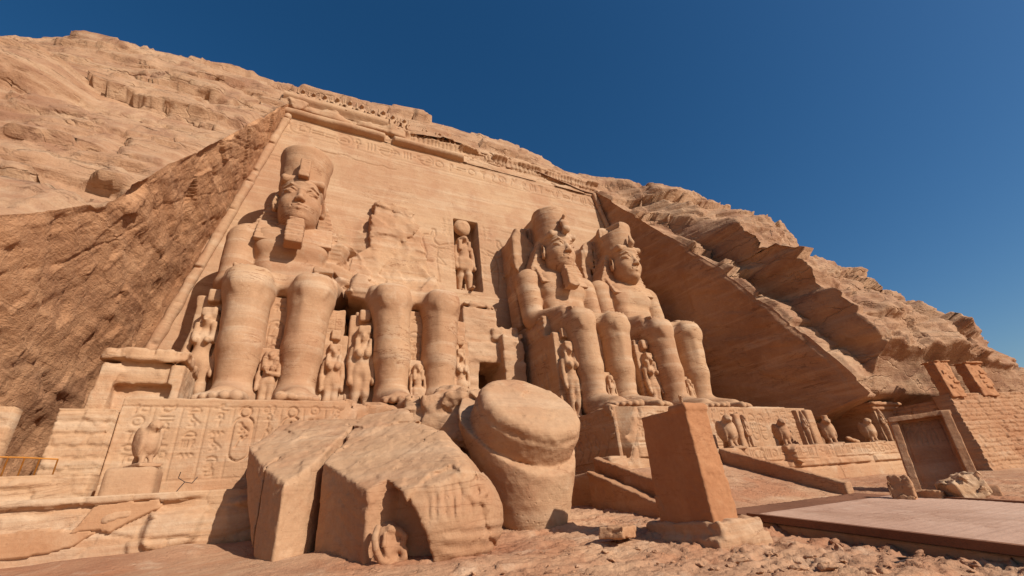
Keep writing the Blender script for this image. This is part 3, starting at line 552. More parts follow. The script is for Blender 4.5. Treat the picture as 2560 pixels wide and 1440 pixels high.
# ledge that carries the baboons
def ledge():
    v = Vol((-16.2, .9, 32.2), (16.6, 4.5, 35.8), .13)
    v.box((-11, 3.15, 33.1), (5.2, 1.2, .52), .05); v.box((4, 3.5, 33.4), (12.4, 1.15, .78), .1); v.box((-10.9, 3.4, 34.2), (5.4, .7, .9), .1, .1)
    v.broken(.3, 1.4, 353, .6); v.rough(.2, .9, 351, 4, .8); v.rough(.12, .4, 352, 3, .5, (.6, 1, 2)); return v.mesh()
loc_child(mk('ledge', *ledge(), M['facade']), facade)
# ------------------------------------------------------------------ the four seated colossi
PED = 5.63; COLX = (-13.1, -6.29, 6.15, 13.05)
def head(vx, beard=True, yaw=0):
    """crowned royal face, local origin at the colossus axis on the pedestal"""
    v = Vol((-2.0, -5.0, 11.2), (2.0, -1.2, 15.6), vx); e = v.ell; c = v.cap
    e((0, -2.78, 13.75), (1.2, 1.4, 1.95), .1); e((0, -2.9, 12.9), (1.02, 1.1, .85), .35); e((0, -3.25, 12.4), (.62, .62, .5), .3)
    e((0, -2.75, 14.8), (1.26, 1.42, .6), .25)
    c((0, -2.1, 11.3), (0, -2.3, 12.6), 1.0, .95, .25)
    for q in (-1, 1):
        e((q*.62, -3.35, 13.35), (.45, .62, .5), .25)                                # cheek
        e((q*.57, -4.12, 14.1), (.45, .24, .22), .08, cut=True)                     # eye socket
        e((q*.57, -3.80, 14.08), (.37, .27, .15), .03)                               # eyeball
        c((q*.2, -4.02, 14.1), (q*.5, -4.07, 14.28), .06, .07, .02); c((q*.5, -4.07, 14.28), (q*.98, -3.72, 14.14), .07, .055, .02)
        c((q*.22, -4.02, 14.03), (q*.56, -4.04, 13.91), .04, .05, .02); c((q*.56, -4.04, 13.91), (q*.93, -3.74, 14.06), .05, .04, .02)
        c((q*.24, -4.02, 14.42), (q*.6, -4.0, 14.58), .055, .06, .06); c((q*.6, -4.0, 14.58), (q*1.04, -3.58, 14.44), .06, .05, .06)
        e((q*1.34, -2.65, 13.85), (.16, .42, .66), .1, _rot(0, 0, q*28)); e((q*1.45, -2.78, 13.95), (.09, .26, .38), .06, _rot(0, 0, q*28), cut=True); e((q*1.38, -2.72, 13.35), (.14, .2, .18), .06)
        e((q*.19, -4.22, 13.34), (.13, .18, .12), .07)
    c((0, -3.96, 14.3), (0, -4.36, 13.42), .12, .165, .16)
    e((0, -3.86, 12.9), (.52, .3, .28), .2)
    c((-.4, -3.92, 13.0), (0, -4.16, 13.05), .05, .09, .05); c((.4, -3.92, 13.0), (0, -4.16, 13.05), .05, .09, .05)
    c((-.36, -3.93, 12.86), (0, -4.12, 12.79), .05, .11, .05); c((.36, -3.93, 12.86), (0, -4.12, 12.79), .05, .11, .05)
    c((-.44, -4.05, 12.94), (.44, -4.05, 12.94), .04, .04, .03, cut=True); c((-.3, -4.24, 12.93), (.3, -4.22, 12.93), .045, .045, .03, cut=True)
    e((0, -3.72, 12.42), (.42, .36, .3), .2)
    return v.mesh()
def seated_body(arms=(1, 1), torso=True, seed=0, dmg=True):
    v = Vol((-4.1, -10.2, -.1), (4.1, 1.2, 13.0), .09); e, c, b = v.ell, v.cap, v.box
    r = random.Random(seed)
    for q in (-1, 1):
        kx = q*1.42
        c((kx, -5.95, 6.3), (q*1.27, -5.95, 3.2), 1.02, .91, .2, sq=(1, .84, 1)); c((q*1.27, -5.95, 3.2), (q*1.2, -5.85, .8), .90, .81, .3, sq=(1, .8, 1))
        b((kx, -5.85, 6.55), (.95, 1.1, .64), .5, .22); e((kx+.05*q, -6.98, 6.1), (.62, .2, .5), .3)              # knee and knee cap
        c((q*1.12, -6.92, 5.4), (q*1.1, -6.68, 1.8), .17, .14, .2)                                                # shin ridge
        c((q*1.78, -6.7, 5.0), (q*1.62, -6.45, 2.6), .15, .1, .22)
        e((q*1.3, -5.1, 4.0), (.8, .9, 2.2), .4)
        c((kx, -5.7, 6.15), (q*1.35, -1.5, 6.35), 1.12, 1.25, .3)                                                   # thigh
        b((q*1.28, -3.7, 6.9), (1.32, 2.3, .5), .3, .3)                                                              # kilt over thigh
        e((q*1.2, -6.2, .75), (.85, 1.0, .85), .3); c((q*1.22, -6.5, .75), (q*1.32, -8.4, .38), .72, .5, .35, sq=(.9, 1, 1)); b((q*1.3, -7.6, .22), (.82, 1.3, .3), .2, .25)
        for k, (dx, L, rr) in enumerate(((-.62, 1.0, .25), (-.24, 1.02, .2), (.1, .9, .19), (.42, .74, .18), (.7, .55, .16))):
            x = q*(1.3+dx*1.0); c((x, -8.35, .4), (x+q*.04, -8.5-L, .25), rr, rr*.92, .07); c((x, -8.2, .38), (x, -8.6, .38), rr*1.1, rr, .12)
    b((0, -3.6, 6.75), (1.2, 2.0, .45), .15, .2)                                                                    # kilt apron
    if torso:
        b((0, -1.55, 10.3), (1.95, 1.5, 1.75), .75, .3, tp=(-.16, -.06)); e((0, -1.6, 11.0), (2.3, 1.6, 1.3), .5); b((0, -1.8, 8.4), (1.72, 1.4, 1.5), .8, .5); e((0, -1.8, 7.3), (2.0, 1.6, 1.0), .4)
        for q in (-1, 1):
            e((q*.95, -2.85, 10.6), (.95, .42, .7), .4); c((q*.5, -1.4, 11.9), (q*2.3, -1.5, 11.7), .75, .85, .4)
        c((0, -1.9, 11), (0, -2.2, 13.0), 1.25, 1.05, .4)
        for i, q in enumerate((-1, 1)):
            a = arms[i]
            if a: e((q*2.62, -1.75, 11.45), (.92, .95, .95), .35)
            if a == 1:
                c((q*2.7, -1.8, 11.2), (q*2.75, -2.3, 8.1), .92, .78, .2, sq=(1, .9, 1)); e((q*2.75, -2.55, 7.75), (.8, .85, .75), .3)
                c((q*2.72, -2.7, 7.75), (q*1.95, -5.2, 7.5), .66, .42, .2); b((q*1.75, -5.5, 7.32), (.5, .75, .15), .12, .15)
                for k in range(4): x = q*(1.75+.36*(k-1.5)*.75); c((x, -5.95, 7.33), (x, -6.5, 7.24), .12, .10, .03)
                c((q*1.3, -5.4, 7.36), (q*1.12, -6.0, 7.3), .15, .12, .08)
            elif a == 2:   # broken upper arm: only a stump at the shoulder and the forearm remain
                e((q*2.75, -1.5, 10.9), (.8, .8, .6), .2); b((q*2.6, -1.4, 9.6), (.9, 1.2, .9), .3, .3, _rot(20, 15, 10)); e((q*2.7, -2.6, 7.7), (.75, .95, .75), .3)
                c((q*2.7, -2.7, 7.7), (q*2.1, -5.2, 7.3), .66, .5, .2); b((q*1.75, -5.9, 7.5), (.52, .75, .18), .12, .15)
    else:   # only rubble of the lap and one elbow is left
        b((-.2, -2.6, 7.1), (2.9, 2.3, .35), .2, .2); b((-2.7, -3.6, 7.3), (.8, 1.9, .55), .2, .3, _rot(6, 12, 0)); e((-2.6, -2.5, 7.2), (.9, 1.0, .8), .3)
        b((1.2, -1.4, 7.6), (1.2, 1.0, .6), .15, .2, _rot(0, 12, 8)); b((-.7, -1.2, 7.9), (1.2, .9, .7), .2, .2, _rot(5, -14, 0))
        i, j, k = np.nonzero((np.abs(v.D) < .7)); m = (v.z[k] > 6.95) & (v.y[j] > -5.6); i, j, k = i[m], j[m], k[m]
        v.D[i, j, k] += (.45*facet(v.x[i]*.8, v.y[j]*.8, v.z[k]*1.1, 411)+.12*fbm(v.x[i]*2, v.y[j]*2, v.z[k]*2, 3, 412)).astype(np.float32)
    if torso and 2 in arms:
        i, j, k = np.nonzero(np.abs(v.D) < .7); q = 1 if arms[1] == 2 else -1; m = (v.x[i]*q > 1.9) & (v.z[k] > 8.1); i, j, k = i[m], j[m], k[m]
        v.D[i, j, k] += (.6*facet(v.x[i]*.7, v.y[j]*.7, v.z[k]*.8, 413)*sst(1.9, 2.5, v.x[i]*q)).astype(np.float32)
    v.rough(.03, 1.5, seed, 4, .5, (.7, .7, 1.6)); v.rough(.025, .5, seed+3, 3, .5)
    return v.mesh()
def throne_mesh(seed, top=5.9, tall_left=False):
    v = Vol((-3.7, -5.9, -.1), (3.7, 1.6, 8.3), .1); b = v.box
    b((0, -2.2, top/2), (3.15, 3.1, top/2), .06, .05); b((0, -.2, top+.8), (3.1, 1.3, .9), .1, .1); b((0, -5.2, 3.05), (.55, .45, 3.1), .05, .05)
    if tall_left: b((-2.75, -2.9, top+.75), (.42, 1.35, .8), .05, .03)
    for q in (-1, 1): b((q*2.05, -5.35, top*.5-.1), (.6, .25, top*.5-.2), .05, .05, cut=False)
    if tall_left:
        for k in range(4):
            b((-3.2, -2.9, top+.22+.36*k), (.12, 1.5, .02), .0, .0, cut=True)
            for j in range(5): b((-3.2, -4.1+.6*j+.3*(k % 2), top+.4+.36*k), (.12, .02, .18), .0, .0, cut=True)
        r = random.Random(seed)
        for k in range(3): v.box((-3.18, -4.5+k*1.5, 4.7), (.05, .42, .02), 0, 0, cut=True)
    v.rough(.10, .8, seed, 4, .5, (1, 1, 2)); return v.mesh()
def nemes_mesh(flat, seed):
    v = Vol((-3.1, -4.2, 10.0), (3.1, .6, 16.0), .085); b, c = v.box, v.cap
    b((0, -2.6, 15.08), (1.29, 1.36, .3), .28, .1)                                                                  # brow band
    y0, y1 = (-2.0, -.2) if flat else (-2.35, -.5)
    P = [(-1.25, 15.3), (1.25, 15.3), (1.62, 14.6), (2.1, 13.2), (2.5, 12.4), (2.45, 12.2), (1.5, 12.0), (-1.5, 12.0), (-2.45, 12.2), (-2.5, 12.4), (-2.1, 13.2), (-1.62, 14.6)]
    v.poly(P, y0, y1, 1, .15)
    v.ell((0, -1.9, 15.1), (1.4, 1.4, .9), .2)
    for q in (-1, 1):
        R = _rot(-27, 0, 0); b((q*1.5, -2.68, 11.7), (.62, .15, 1.05), .06, .1, R)
    i, j, k = np.nonzero(np.abs(v.D) < .4); ph = np.where(v.z[k] > 14.4, np.abs(v.x[i])*1.6, v.z[k]*3.1)
    v.D[i, j, k] += (.022*np.sin(ph*6.2832)).astype(np.float32)
    v.rough(.06, .7, seed, 4, .5); return v.mesh()
def crown_mesh(kind, seed):
    v = Vol((-3.6, -4.6, 14.6), (2.6, 1.8, 20.9), .085); c, b, e = v.cap, v.box, v.ell
    prof = np.linspace(15.1, 17.85, 12)
    for z0, z1 in zip(prof[:-1], prof[1:]):
        t = (z0-15.1)/2.75; r0 = 1.36+.30*t**1.6 if kind == 'stub' else 1.40+.10*math.sin(t*2.6); v.cap((0, -2.3, z0), (0, -2.3, z1), r0, r0+.03, .05, sq=(1, 1, 3))
    if kind == 'stub':
        e((0, -2.2, 17.9), (1.58, 1.58, .55), .1); b((.1, -1.5, 18.8), (.62, .55, .95), .25, .15); e((-.5, -1.2, 18.9), (.4, .6, 1.1), .2); b((.1, -1.0, 19.4), (.55, .5, .75), .2, .1); b((.0, .3, 18.2), (1.0, 1.2, 1.2), .2, .2)
    elif kind == 'tall':
        e((0, -2.2, 17.95), (1.55, 1.5, .5), .1); b((.25, -1.8, 18.1), (.95, .9, .45), .25, .1); b((0, -.6, 16.6), (1.2, 1.6, 1.6), .2, .2)
    else:
        e((.1, -2.1, 17.8), (1.5, 1.45, .6), .1); b((-.85, -2.9, 17.75), (.75, .9, .55), .05, .05, _rot(0, -18, 10), cut=True); b((0, -.6, 16.5), (1.2, 1.6, 1.5), .2, .2)
    v.rough(.10, .9, seed, 4, .6); return v.mesh()
def back_mesh(seed, high):
    v = Vol((-3.6, -1.6, 6.0), (3.4, 2.6, 18.6), .12)
    v.box((-.2, .7, 9.5), (2.6, 1.4, 4.0), .1)
    v.poly([(-3.0, 8.0), (-3.05, 12.0), (-2.9, high-1.2), (-2.3, high-.2), (-1.2, high), (.6, high-.3), (1.6, high-1.6), (1.9, 13), (2.6, 12), (2.6, 8)], -.75, 2.0, 1, .1)
    v.box((-1.6, -.75, 15.2), (.16, .5, 3.0), .05, .05, _rot(0, 4, 0), cut=True)
    v.broken(.4, 2.2, seed, 1.0, (1, 1, .6)); v.rough(.15, .6, seed, 4, .5); return v.mesh()
def uraeus_mesh(kind):
    v = Vol((-.5, -5.1, 14.2), (.5, -3.0, 17.2), .06)
    if kind == 0:
        v.box((0, -3.95, 15.75), (.3, .42, .75), .08, .1, _rot(-8, 0, 0)); v.box((.0, -4.2, 15.2), (.3, .3, .22), .06, .08)
    elif kind == 1:
        v.cap((0, -3.9, 15.1), (0, -4.45, 15.25), .22, .26, .1); v.cap((0, -4.45, 15.25), (0, -4.3, 15.9), .28, .3, .12, sq=(.8, 1.3, 1)); v.cap((0, -4.2, 15.9), (0, -3.95, 16.4), .3, .16, .1, sq=(.8, 1.3, 1)); v.cap((0, -3.95, 16.4), (0, -4.35, 16.65), .15, .12, .1)
    else:
        v.cap((0, -3.9, 15.1), (0, -4.2, 15.5), .25, .24, .1); v.cap((0, -4.2, 15.5), (0, -4.15, 16.2), .26, .09, .1)
    v.rough(.06, .4, 7, 3, .3); return v.mesh()
def beard_mesh(seed):
    v = Vol((-.95, -5.3, 9.9), (.95, -2.6, 12.8), .06)
    v.box((0, -3.7, 11.55), (.42, .34, .68), .08, .1, _rot(-4, 0, 0)); v.box((0, -3.95, 10.98), (.48, .42, .78), .08, .1, _rot(-6, 0, 0)); v.box((0, -3.6, 10.95), (.34, .6, .32), .06, .1)
    v.rough(.06, .4, seed, 3, .3, (1, 1, 2)); i, j, k = np.nonzero(np.abs(v.D) < .2); v.D[i, j, k] += (.015*np.sin(v.z[k]*30)).astype(np.float32)
    return v.mesh()
def inscription_panel(w, h, a, seed, cols=1, cart=True):
    """flat inscribed strip in its own plane: returns a Slate height map"""
    r = random.Random(seed); s = Slate(-w/2, 0, w/2, h, .045)
    for k in range(cols):
        x = -w/2+w*(k+.5)/cols
        if cart: s.cart((x, h*.52), min(w/cols*.42, .42), h*.3, .035, .07); s.column(x, h*.8, h*.25, a, .035, .07, r); s.column(x, h-.05, h*.84, a, .035, .07, r)
        else: s.column(x, h-.1, .1, a, .035, .07, r)
    return s
HEAD = head(.05)
labels = {0: 'complete seated colossus at the left with square beard and broken stub on its crown', 1: 'broken seated colossus of which only the legs and lap remain',
          2: 'seated colossus right of the doorway with its long beard still under the chin', 3: 'beardless seated colossus with a chipped crown beside the smooth rock cutting'}
colossi = []
for i in range(4):
    o = thing('seated_colossus', labels[i], 'statue', (COLX[i], 0, PED), group='seated colossi of the temple front'); colossi.append(o)
    arms = {0: (1, 2), 1: (0, 0), 2: (1, 1), 3: (1, 1)}[i]
    bm = seated_body(arms, i != 1, 430+i)
    if i == 1: mk('body', *bm, M['statue'], o)
    else: mk('body', *joinm(bm, HEAD), M['statue'], o)
    mk('throne', *throne_mesh(440+i, 5.9, i == 2), M['statue'], o)
    if i != 1:
        mk('nemes_headdress', *nemes_mesh(i == 0, 450+i), M['statue'], o); mk('crown', *crown_mesh({0: 'stub', 2: 'tall', 3: 'chipped'}[i], 460+i), M['statue'], o)
        mk('uraeus', *uraeus_mesh({0: 0, 2: 1, 3: 2}[i]), M['statue'], o)
        if i != 3: mk('false_beard', *beard_mesh(470+i), M['statue'], o)
        bk = mk('back_pillar', *back_mesh(480+i, 12.6 if i == 0 else 17.3), M['statue'], o)
    ip = inscription_panel(.8, 5.6, .26, 490+i); mk('inscribed_panel', *relief(ip.H, (-.4, -5.75, .2), (1, 0, 0), (0, 0, 1), (0, -1, 0), ip.d, ip.d, .2), M['statue'], o)
    if i in (2, 3):
        r = random.Random(i+70); s = Slate(0, 0, 5.0, 5.4, .05)
        for k in range(2): s.column(.5+.8*k, 5.1, .3, .3, .04, .06, r)
        for x0 in (2.4, 3.7): s.line([(x0-.3, .2), (x0-.35, 2.2), (x0-.1, 3.2), (x0, 3.9)], .05, .07); s.line([(x0+.3, .2), (x0+.25, 2.2), (x0+.1, 3.2)], .05, .07); s.ring((x0, 4.2), .28, .05, .07); s.line([(x0-.1, 3.2), (x0-.7, 2.6), (x0-.2, 2.1)], .05, .07)
        mk('throne_relief', *relief(s.H+.03*fbm(np.arange(len(s.u))[:, None]*.06, np.arange(len(s.v))[None]*.12, 1, 3, 5), (-3.2, -.3, .25), (0, -1, 0), (0, 0, 1), (-1, 0, 0), .05, .05, .1), M['statue'], o)
# torn remains of the broken torso on the wall behind colossus 2
def torso_remains():
    v = Vol((-10.4, -2.2, 13.2), (-2.0, 3.4, 26.0), .11)
    pts = [at_y(u, w, .7) for u, w in ((938, 500), (1000, 505), (1046, 540), (1058, 575), (1056, 605), (1066, 640), (1088, 735), (872, 722), (882, 650), (925, 615))]
    v.poly([(p[0], p[2]) for p in pts], -2, 3.2, 1, .02); v.half((0, -1, .074), .8, .02); v.half((.12, -.5, 1), 24.5-.12*7, .05)
    v.box((-8.2, .7, 14.9), (2.0, 1.2, 1.4), .1, .1, _rot(-28, 5, 8)); v.box((-5.0, .9, 15.6), (1.9, 1.0, 1.6), .1, .1, _rot(-20, -4, 0))
    v.broken(.28, 2.6, 495, 1.0); v.broken(.10, .8, 497, .5); v.rough(.10, .6, 496, 3, .6); return v.mesh()
mk('torso_remains', *[(a if k else a-np.array([COLX[1], 0, PED])) for k, a in enumerate(torso_remains())], M['statue'], colossi[1])

# ------------------------------------------------------------------ small standing statues
def figure(kind, seed, hv=72):
    """standing figure 1 unit tall in front of a back slab; kind: queen (tall wig and crown), princess, king (crossed arms), striding, falcongod"""
    v = Vol((-.30, -.22, -.02), (.30, .2, 1.16 if kind == 'falcongod' else 1.05), 1/hv); e, c, b = v.ell, v.cap, v.box; k = .03
    top = {'queen': .84, 'princess': .95, 'king': .80, 'striding': .9, 'falcongod': .90}[kind]; s = top
    L = .50*s
    if kind == 'king':
        c((0, 0, .06*s), (0, 0, .5*s), .075*s, .10*s, k); e((0, -.07, .03*s), (.09*s, .12*s, .035*s), k)
    else:
        for q in (-1, 1):
            y = -.05*q if kind in ('striding', 'falcongod') else 0
            c((q*.055*s, y, .05*s), (q*.058*s, y*.6, .27*s), .038*s, .055*s, k); c((q*.058*s, y*.6, .27*s), (q*.06*s, 0, L), .05*s, .075*s, k); c((q*.055*s, y-.02*s, .025*s), (q*.06*s, y-.12*s, .02*s), .035*s, .03*s, .02)
        if kind == 'falcongod' or kind == 'striding': b((0, 0, .47*s), (.115*s, .075*s, .10*s), .03, k)
    e((0, 0, .53*s), (.105*s, .075*s, .09*s), k); c((0, 0, .56*s), (0, 0, .72*s), .078*s, .10*s, .04, sq=(1, 1.25, 1)); c((-.1*s, 0, .775*s), (.1*s, 0, .775*s), .05*s, .05*s, .04); c((0, 0, .76*s), (0, 0, .86*s), .045*s, .045*s, k)
    if kind in ('queen', 'princess'):
        for q in (-1, 1): e((q*.055*s, -.085*s, .70*s), (.042*s, .045*s, .045*s), .02)
    for q in (-1, 1):
        if kind == 'king': c((q*.13*s, 0, .76*s), (q*.14*s, -.02*s, .62*s), .036*s, .033*s, .02); c((q*.14*s, -.03*s, .62*s), (-q*.03*s, -.10*s, .69*s), .032*s, .028*s, .02)
        elif kind == 'princess' and q > 0: c((q*.13*s, 0, .76*s), (q*.15*s, -.02, .62*s), .036*s, .033*s, .02); c((q*.15*s, -.03, .62*s), (q*-.02*s, -.11*s, .63*s), .03*s, .028*s, .02)
        else: c((q*.135*s, 0, .76*s), (q*.15*s, -.01*s, .58*s), .036*s, .034*s, .02); c((q*.15*s, -.01*s, .58*s), (q*.15*s, -.04*s, .42*s), .033*s, .026*s, .02); e((q*.15*s, -.05*s, .40*s), (.03*s, .035*s, .04*s), .01)
    # head, wig and crown
    e((0, -.02*s, .90*s), (.062*s, .075*s, .085*s), .02); c((0, -.088*s, .91*s), (0, -.1*s, .885*s), .012*s, .016*s, .015); e((0, -.075*s, .862*s), (.03*s, .02*s, .012*s), .01)
    if kind != 'falcongod':
        b((0, .02, .89*s), (.105*s, .07*s, .095*s), .04, .02)
        for q in (-1, 1): b((q*.085*s, -.045*s, .79*s), (.035*s, .035*s, .10*s), .02, .015); e((q*.024*s, -.09*s, .91*s), (.016*s, .012*s, .01*s), .008)
    if kind == 'queen':
        b((0, .0, .985*s), (.085*s, .075*s, .05*s), .02, .01); b((0, .01, (1.03+top)/2+.05), (.075*s, .04*s, .06), .015, .01)
    elif kind == 'king': c((0, .0, .96*s), (0, .02*s, 1.17*s), .085*s, .03*s, .02); c((0, -.08*s, .82*s), (0, -.1*s, .74*s), .02*s, .022*s, .01)
    elif kind == 'striding': e((0, 0, .96*s), (.09*s, .09*s, .07*s), .02)
    elif kind == 'falcongod':
        e((0, -.02, .90*s), (.075*s, .085*s, .07*s), .02); c((0, -.09*s, .895*s), (0, -.115*s, .865*s), .03*s, .012*s, .015); b((0, .02, .86*s), (.10*s, .06*s, .09*s), .03, .02)
        for q in (-1, 1): b((q*.08*s, -.05*s, .78*s), (.03*s, .03*s, .09*s), .015, .015)
        e((0, .0, 1.035), (.135, .06, .135), .01)
    if kind != 'falcongod':
        hb = 1.0; b((0, .115, hb/2), (.17, .075, hb/2), .01, .02)
    v.rough(.02, .14, seed, 3, .1); return v.mesh()
FIG = {}
def place_figure(kind, name, label, cat, loc, h, rotz=0, group=None, mat='statue', seed=0, wx=1.0):
    V, Q = figure(kind, 500+seed); o = mk(name, V*np.array([wx*.88, 1, 1])*h, Q, M[mat]); o.location = loc; o.rotation_euler = (0, 0, math.radians(rotz)); return tag(o, label, cat, group)
def fig_at(u, v, y):
    p = at_y(u, v, y); return p
gq = 'royal family statues beside the legs of the colossi'
def beside(kind, name, label, ci, dx, y, h, rotz=0, seed=0, wx=1.0): place_figure(kind, name, label, 'statue', (COLX[ci]+dx, y, PED-.02), h, rotz, gq, 'statue', seed, wx)
beside('queen', 'queen_statue', 'tall queen statue left of the left leg of the complete colossus, half in shade', 0, -2.75, -5.75, 5.9, -8, 1, .9)
beside('princess', 'princess_statue', 'small princess statue with folded arm between the legs of the complete colossus', 0, .05, -6.5, 3.2, 0, 2, 1.0)
beside('queen', 'queen_statue', 'slim queen statue right of the right leg of the complete colossus', 0, 2.75, -5.65, 4.4, 0, 3, .95)
beside('queen', 'queen_statue', 'tall queen statue in a slab left of the headless broken colossus', 1, -2.7, -5.75, 5.6, -4, 4, .9)
beside('striding', 'prince_statue', 'small prince statue standing between the shins of the broken colossus', 1, .05, -6.3, 3.1, 0, 5, 1.0)
beside('queen', 'queen_statue', 'queen statue right of the broken colossus beside the doorway', 1, 2.7, -5.5, 4.7, 0, 6, .85)
beside('queen', 'queen_statue', 'tall queen statue at the corner of the brick patched throne', 2, -2.55, -5.8, 5.7, 0, 7, .9)
beside('striding', 'prince_statue', 'small prince statue between the legs of the bearded colossus right of the doorway', 2, .1, -6.3, 3.0, 0, 8, .9)
beside('queen', 'queen_statue', 'queen statue in the gap between the two colossi right of the doorway', 3, -2.7, -5.75, 5.4, 0, 9, .9)
beside('striding', 'prince_statue', 'small prince statue between the legs of the beardless colossus', 3, .1, -6.3, 3.0, 0, 10, .9)
V, Q = figure('falcongod', 530, 90)
o = mk('falcon_god_statue', V*np.array([.92, 1.2, 1])*6.35, Q, M['statue']); o.location = (-.32, 2.05, 17.2); tag(o, 'falcon headed god statue with a sun disc standing in the deep wall niche', 'statue')
# ------------------------------------------------------------------ pedestals, terrace and walls
def carved(x0, x1, z0, z1, d, seed, ops, amp=.03):
    s = Slate(x0, z0, x1, z1, d); r = random.Random(seed); ops(s, r); U, Z = np.meshgrid(s.u, s.v, indexing='ij')
    s.H = s.H+amp*fbm(U*.5, Z*1.2, seed*.37, 4, seed)+.4*amp*fbm(U*2, Z*6, seed*.7, 4, seed+1); return s, U, Z
pedL = thing('statue_pedestal', 'long pedestal with carved cartouches under the two left colossi', 'pedestal', (-13, -10, 2.5), group='pedestals of the colossi')
pedR = thing('statue_pedestal', 'pedestal with carved prisoners on its shaded side under the two right colossi', 'pedestal', (10, -10, 3), group='pedestals of the colossi')
def ped_body(x0, x1, z0, right):
    v = Vol((x0-.6, -11.4, z0-.4), (x1+.6, 1.6, PED+.5), .12); v.box(((x0+x1)/2, -4.4, (z0+PED)/2), ((x1-x0)/2, 5.75, (PED-z0)/2), .05)
    if not right:
        v.box((-8.6, -10.9, 4.6), (1.0, 1.2, 1.6), .1, .1, cut=True); v.box((-6.9, -10.2, 4.2), (1.0, .9, 1.38), .1, .05); v.box((-4.6, -10.6, 5.1), (1.5, 1.3, .5), .1, .1, cut=True)
        v.broken(.35, 1.1, 601, .8, mask=lambda x, y, z: sst(-11.0, -9.6, x)*sst(-7.5, -9.0, y))
    else:
        v.box((3.5, -10.6, 5.2), (.7, .6, .9), .1, .1, _rot(0, 25, 0), cut=True); v.box((8.6, -10.6, 5.4), (1.0, .7, .45), .1, .2, cut=True)
        v.broken(.25, .8, 602, .6, mask=lambda x, y, z: np.maximum(sst(4.4, 3.2, x), sst(1.3, .6, np.abs(x-8.6)))*sst(-9.0, -9.9, y))
    v.rough(.12, .6, 603, 4, .5); return v.mesh()
loc_child(mk('block', *ped_body(-16.85, -2.7, 2.5, False), M['terrace']), pedL); loc_child(mk('block', *ped_body(2.86, 18.8, 2.1, True), M['terrace']), pedR)
def ops_left(s, r):
    s.line([(-16.8, 5.3), (-9.8, 5.3)], .025, .03)
    x = -16.3
    for i in range(9):
        s.line([(x+.37, 3.0), (x+.37, 5.25)], .018, .05)
        if i in (4, 6): s.cart((x, 4.25), .3, .72, .03, .09); s.column(x, 4.85, 3.7, .2, .026, .08, r); s.ring((x, 5.15), .17, .03, .08)
        else: s.column(x, 5.45, 3.0 if i % 2 else 3.4, .21, .024, .06, r)
        x += .74
    s.line([(-16.8, 3.0), (-9.8, 3.02)], .02, .03); s.line([(-16.5, 3.9), (-13.9, 3.92)], .012, .02)
s, U, Z = carved(-16.8, -9.9, 2.52, 5.55, .033, 611, ops_left); s.H -= .45*sst(-10.5, -9.95, U+.5*edge_noise(U*2, Z*2))
loc_child(mk('inscription', *relief(s.H, (-16.8, -10.26, 2.52), (1, 0, 0), (0, 0, 1), (0, -1, 0), .033, .033, .2), M['terrace']), pedL)
def ops_front(s, r):
    x = 3.6
    while x < 18.4:
        if 12.6 < x < 14.4 or 4.5 < x < 6: s.cart((x, 4.4), .3, .75, .035, .07); s.column(x, 5.0, 3.8, .22, .035, .06, r)
        elif x < 12: s.column(x, 5.5, 3.2, .27, .04, .07, r)
        else: s.column(x, 5.5, 3.2, .22, .035, .06, r)
        s.line([(x+.4, 3.2), (x+.4, 5.5)], .02, .03); x += .8
s, U, Z = carved(3.1, 18.75, 3.05, 5.55, .045, 621, ops_front)
c = np.maximum(sst(.9, -.1, (U-3.3)-.45*(Z-3.9)*(Z > 3.9)), sst(1.1, .2, np.abs(U-8.7)+1.6*(5.6-Z)-.4)); s.H -= .6*c*(1+.4*facet(U*1.5, Z*1.5, 1.1, 5))
loc_child(mk('inscription', *relief(s.H, (3.1, -10.27, 3.05), (1, 0, 0), (0, 0, 1), (0, -1, 0), .045, .045, .2), M['terrace']), pedR)
def ops_side(s, r):
    for k in range(7):
        x = .5+.75*k; s.ring((x, 1.45), .13, .03, .06); s.line([(x, 1.32), (x-.12, .8), (x+.2, .6), (x-.25, .1)], .035, .07); s.line([(x, 1.3), (x+.28, .9), (x+.2, .6)], .03, .06); s.line([(x-.05, 1.2), (x-.3, .95)], .03, .05)
    s.line([(0, 1.7), (6, 1.7)], .02, .04)
    for k in range(9): s.glyph(r.randrange(14), (.4+.6*k, 2.1), .24, .03, .06)
s, U, Z = carved(0, 6, 0, 2.5, .045, 631, ops_side)
loc_child(mk('side_relief', *relief(s.H, (2.83, -10.2+6, 3.05), (0, -1, 0), (0, 0, 1), (-1, 0, 0), .045, .045, .2), M['terrace']), pedR)
# doorway masonry between the inner colossi
def door_mesh():
    v = Vol((-3.0, -4.6, 5.2), (3.4, 2.2, 16.4), .11); b = v.box
    b((-.35, .3, 12.3), (1.35, 1.4, 2.4), .08); b((.0, .1, 11.1), (1.6, 1.5, .75), .08); b((1.75, -.3, 9.2), (.85, 1.7, 3.2), .08); b((-1.35, 0, 8.4), (.62, 1.3, 2.8), .08); b((-.3, .1, 14.95), (1.35, 1.3, .25), .1, .05, _rot(4, 5, 0))
    b((.15, -1, 8.0), (.78, 4, 2.35), .02, .02, cut=True); b((1.5, -.5, 12.6), (1.1, .9, .5), .2, .1)
    v.broken(.3, 1.3, 641, .7, mask=lambda x, y, z: np.maximum(sst(14.2, 14.9, z), np.maximum(sst(.9, 1.5, x)*sst(11.5, 12.3, z), sst(.25, .1, np.abs(z-10.5))*.6))); v.rough(.1, .6, 642, 4, .5, (1, 1, 2)); return v.mesh()
tag(mk('doorway_masonry', *door_mesh(), M['facade']), 'projecting masonry around the dark temple doorway below the niche', 'doorway')

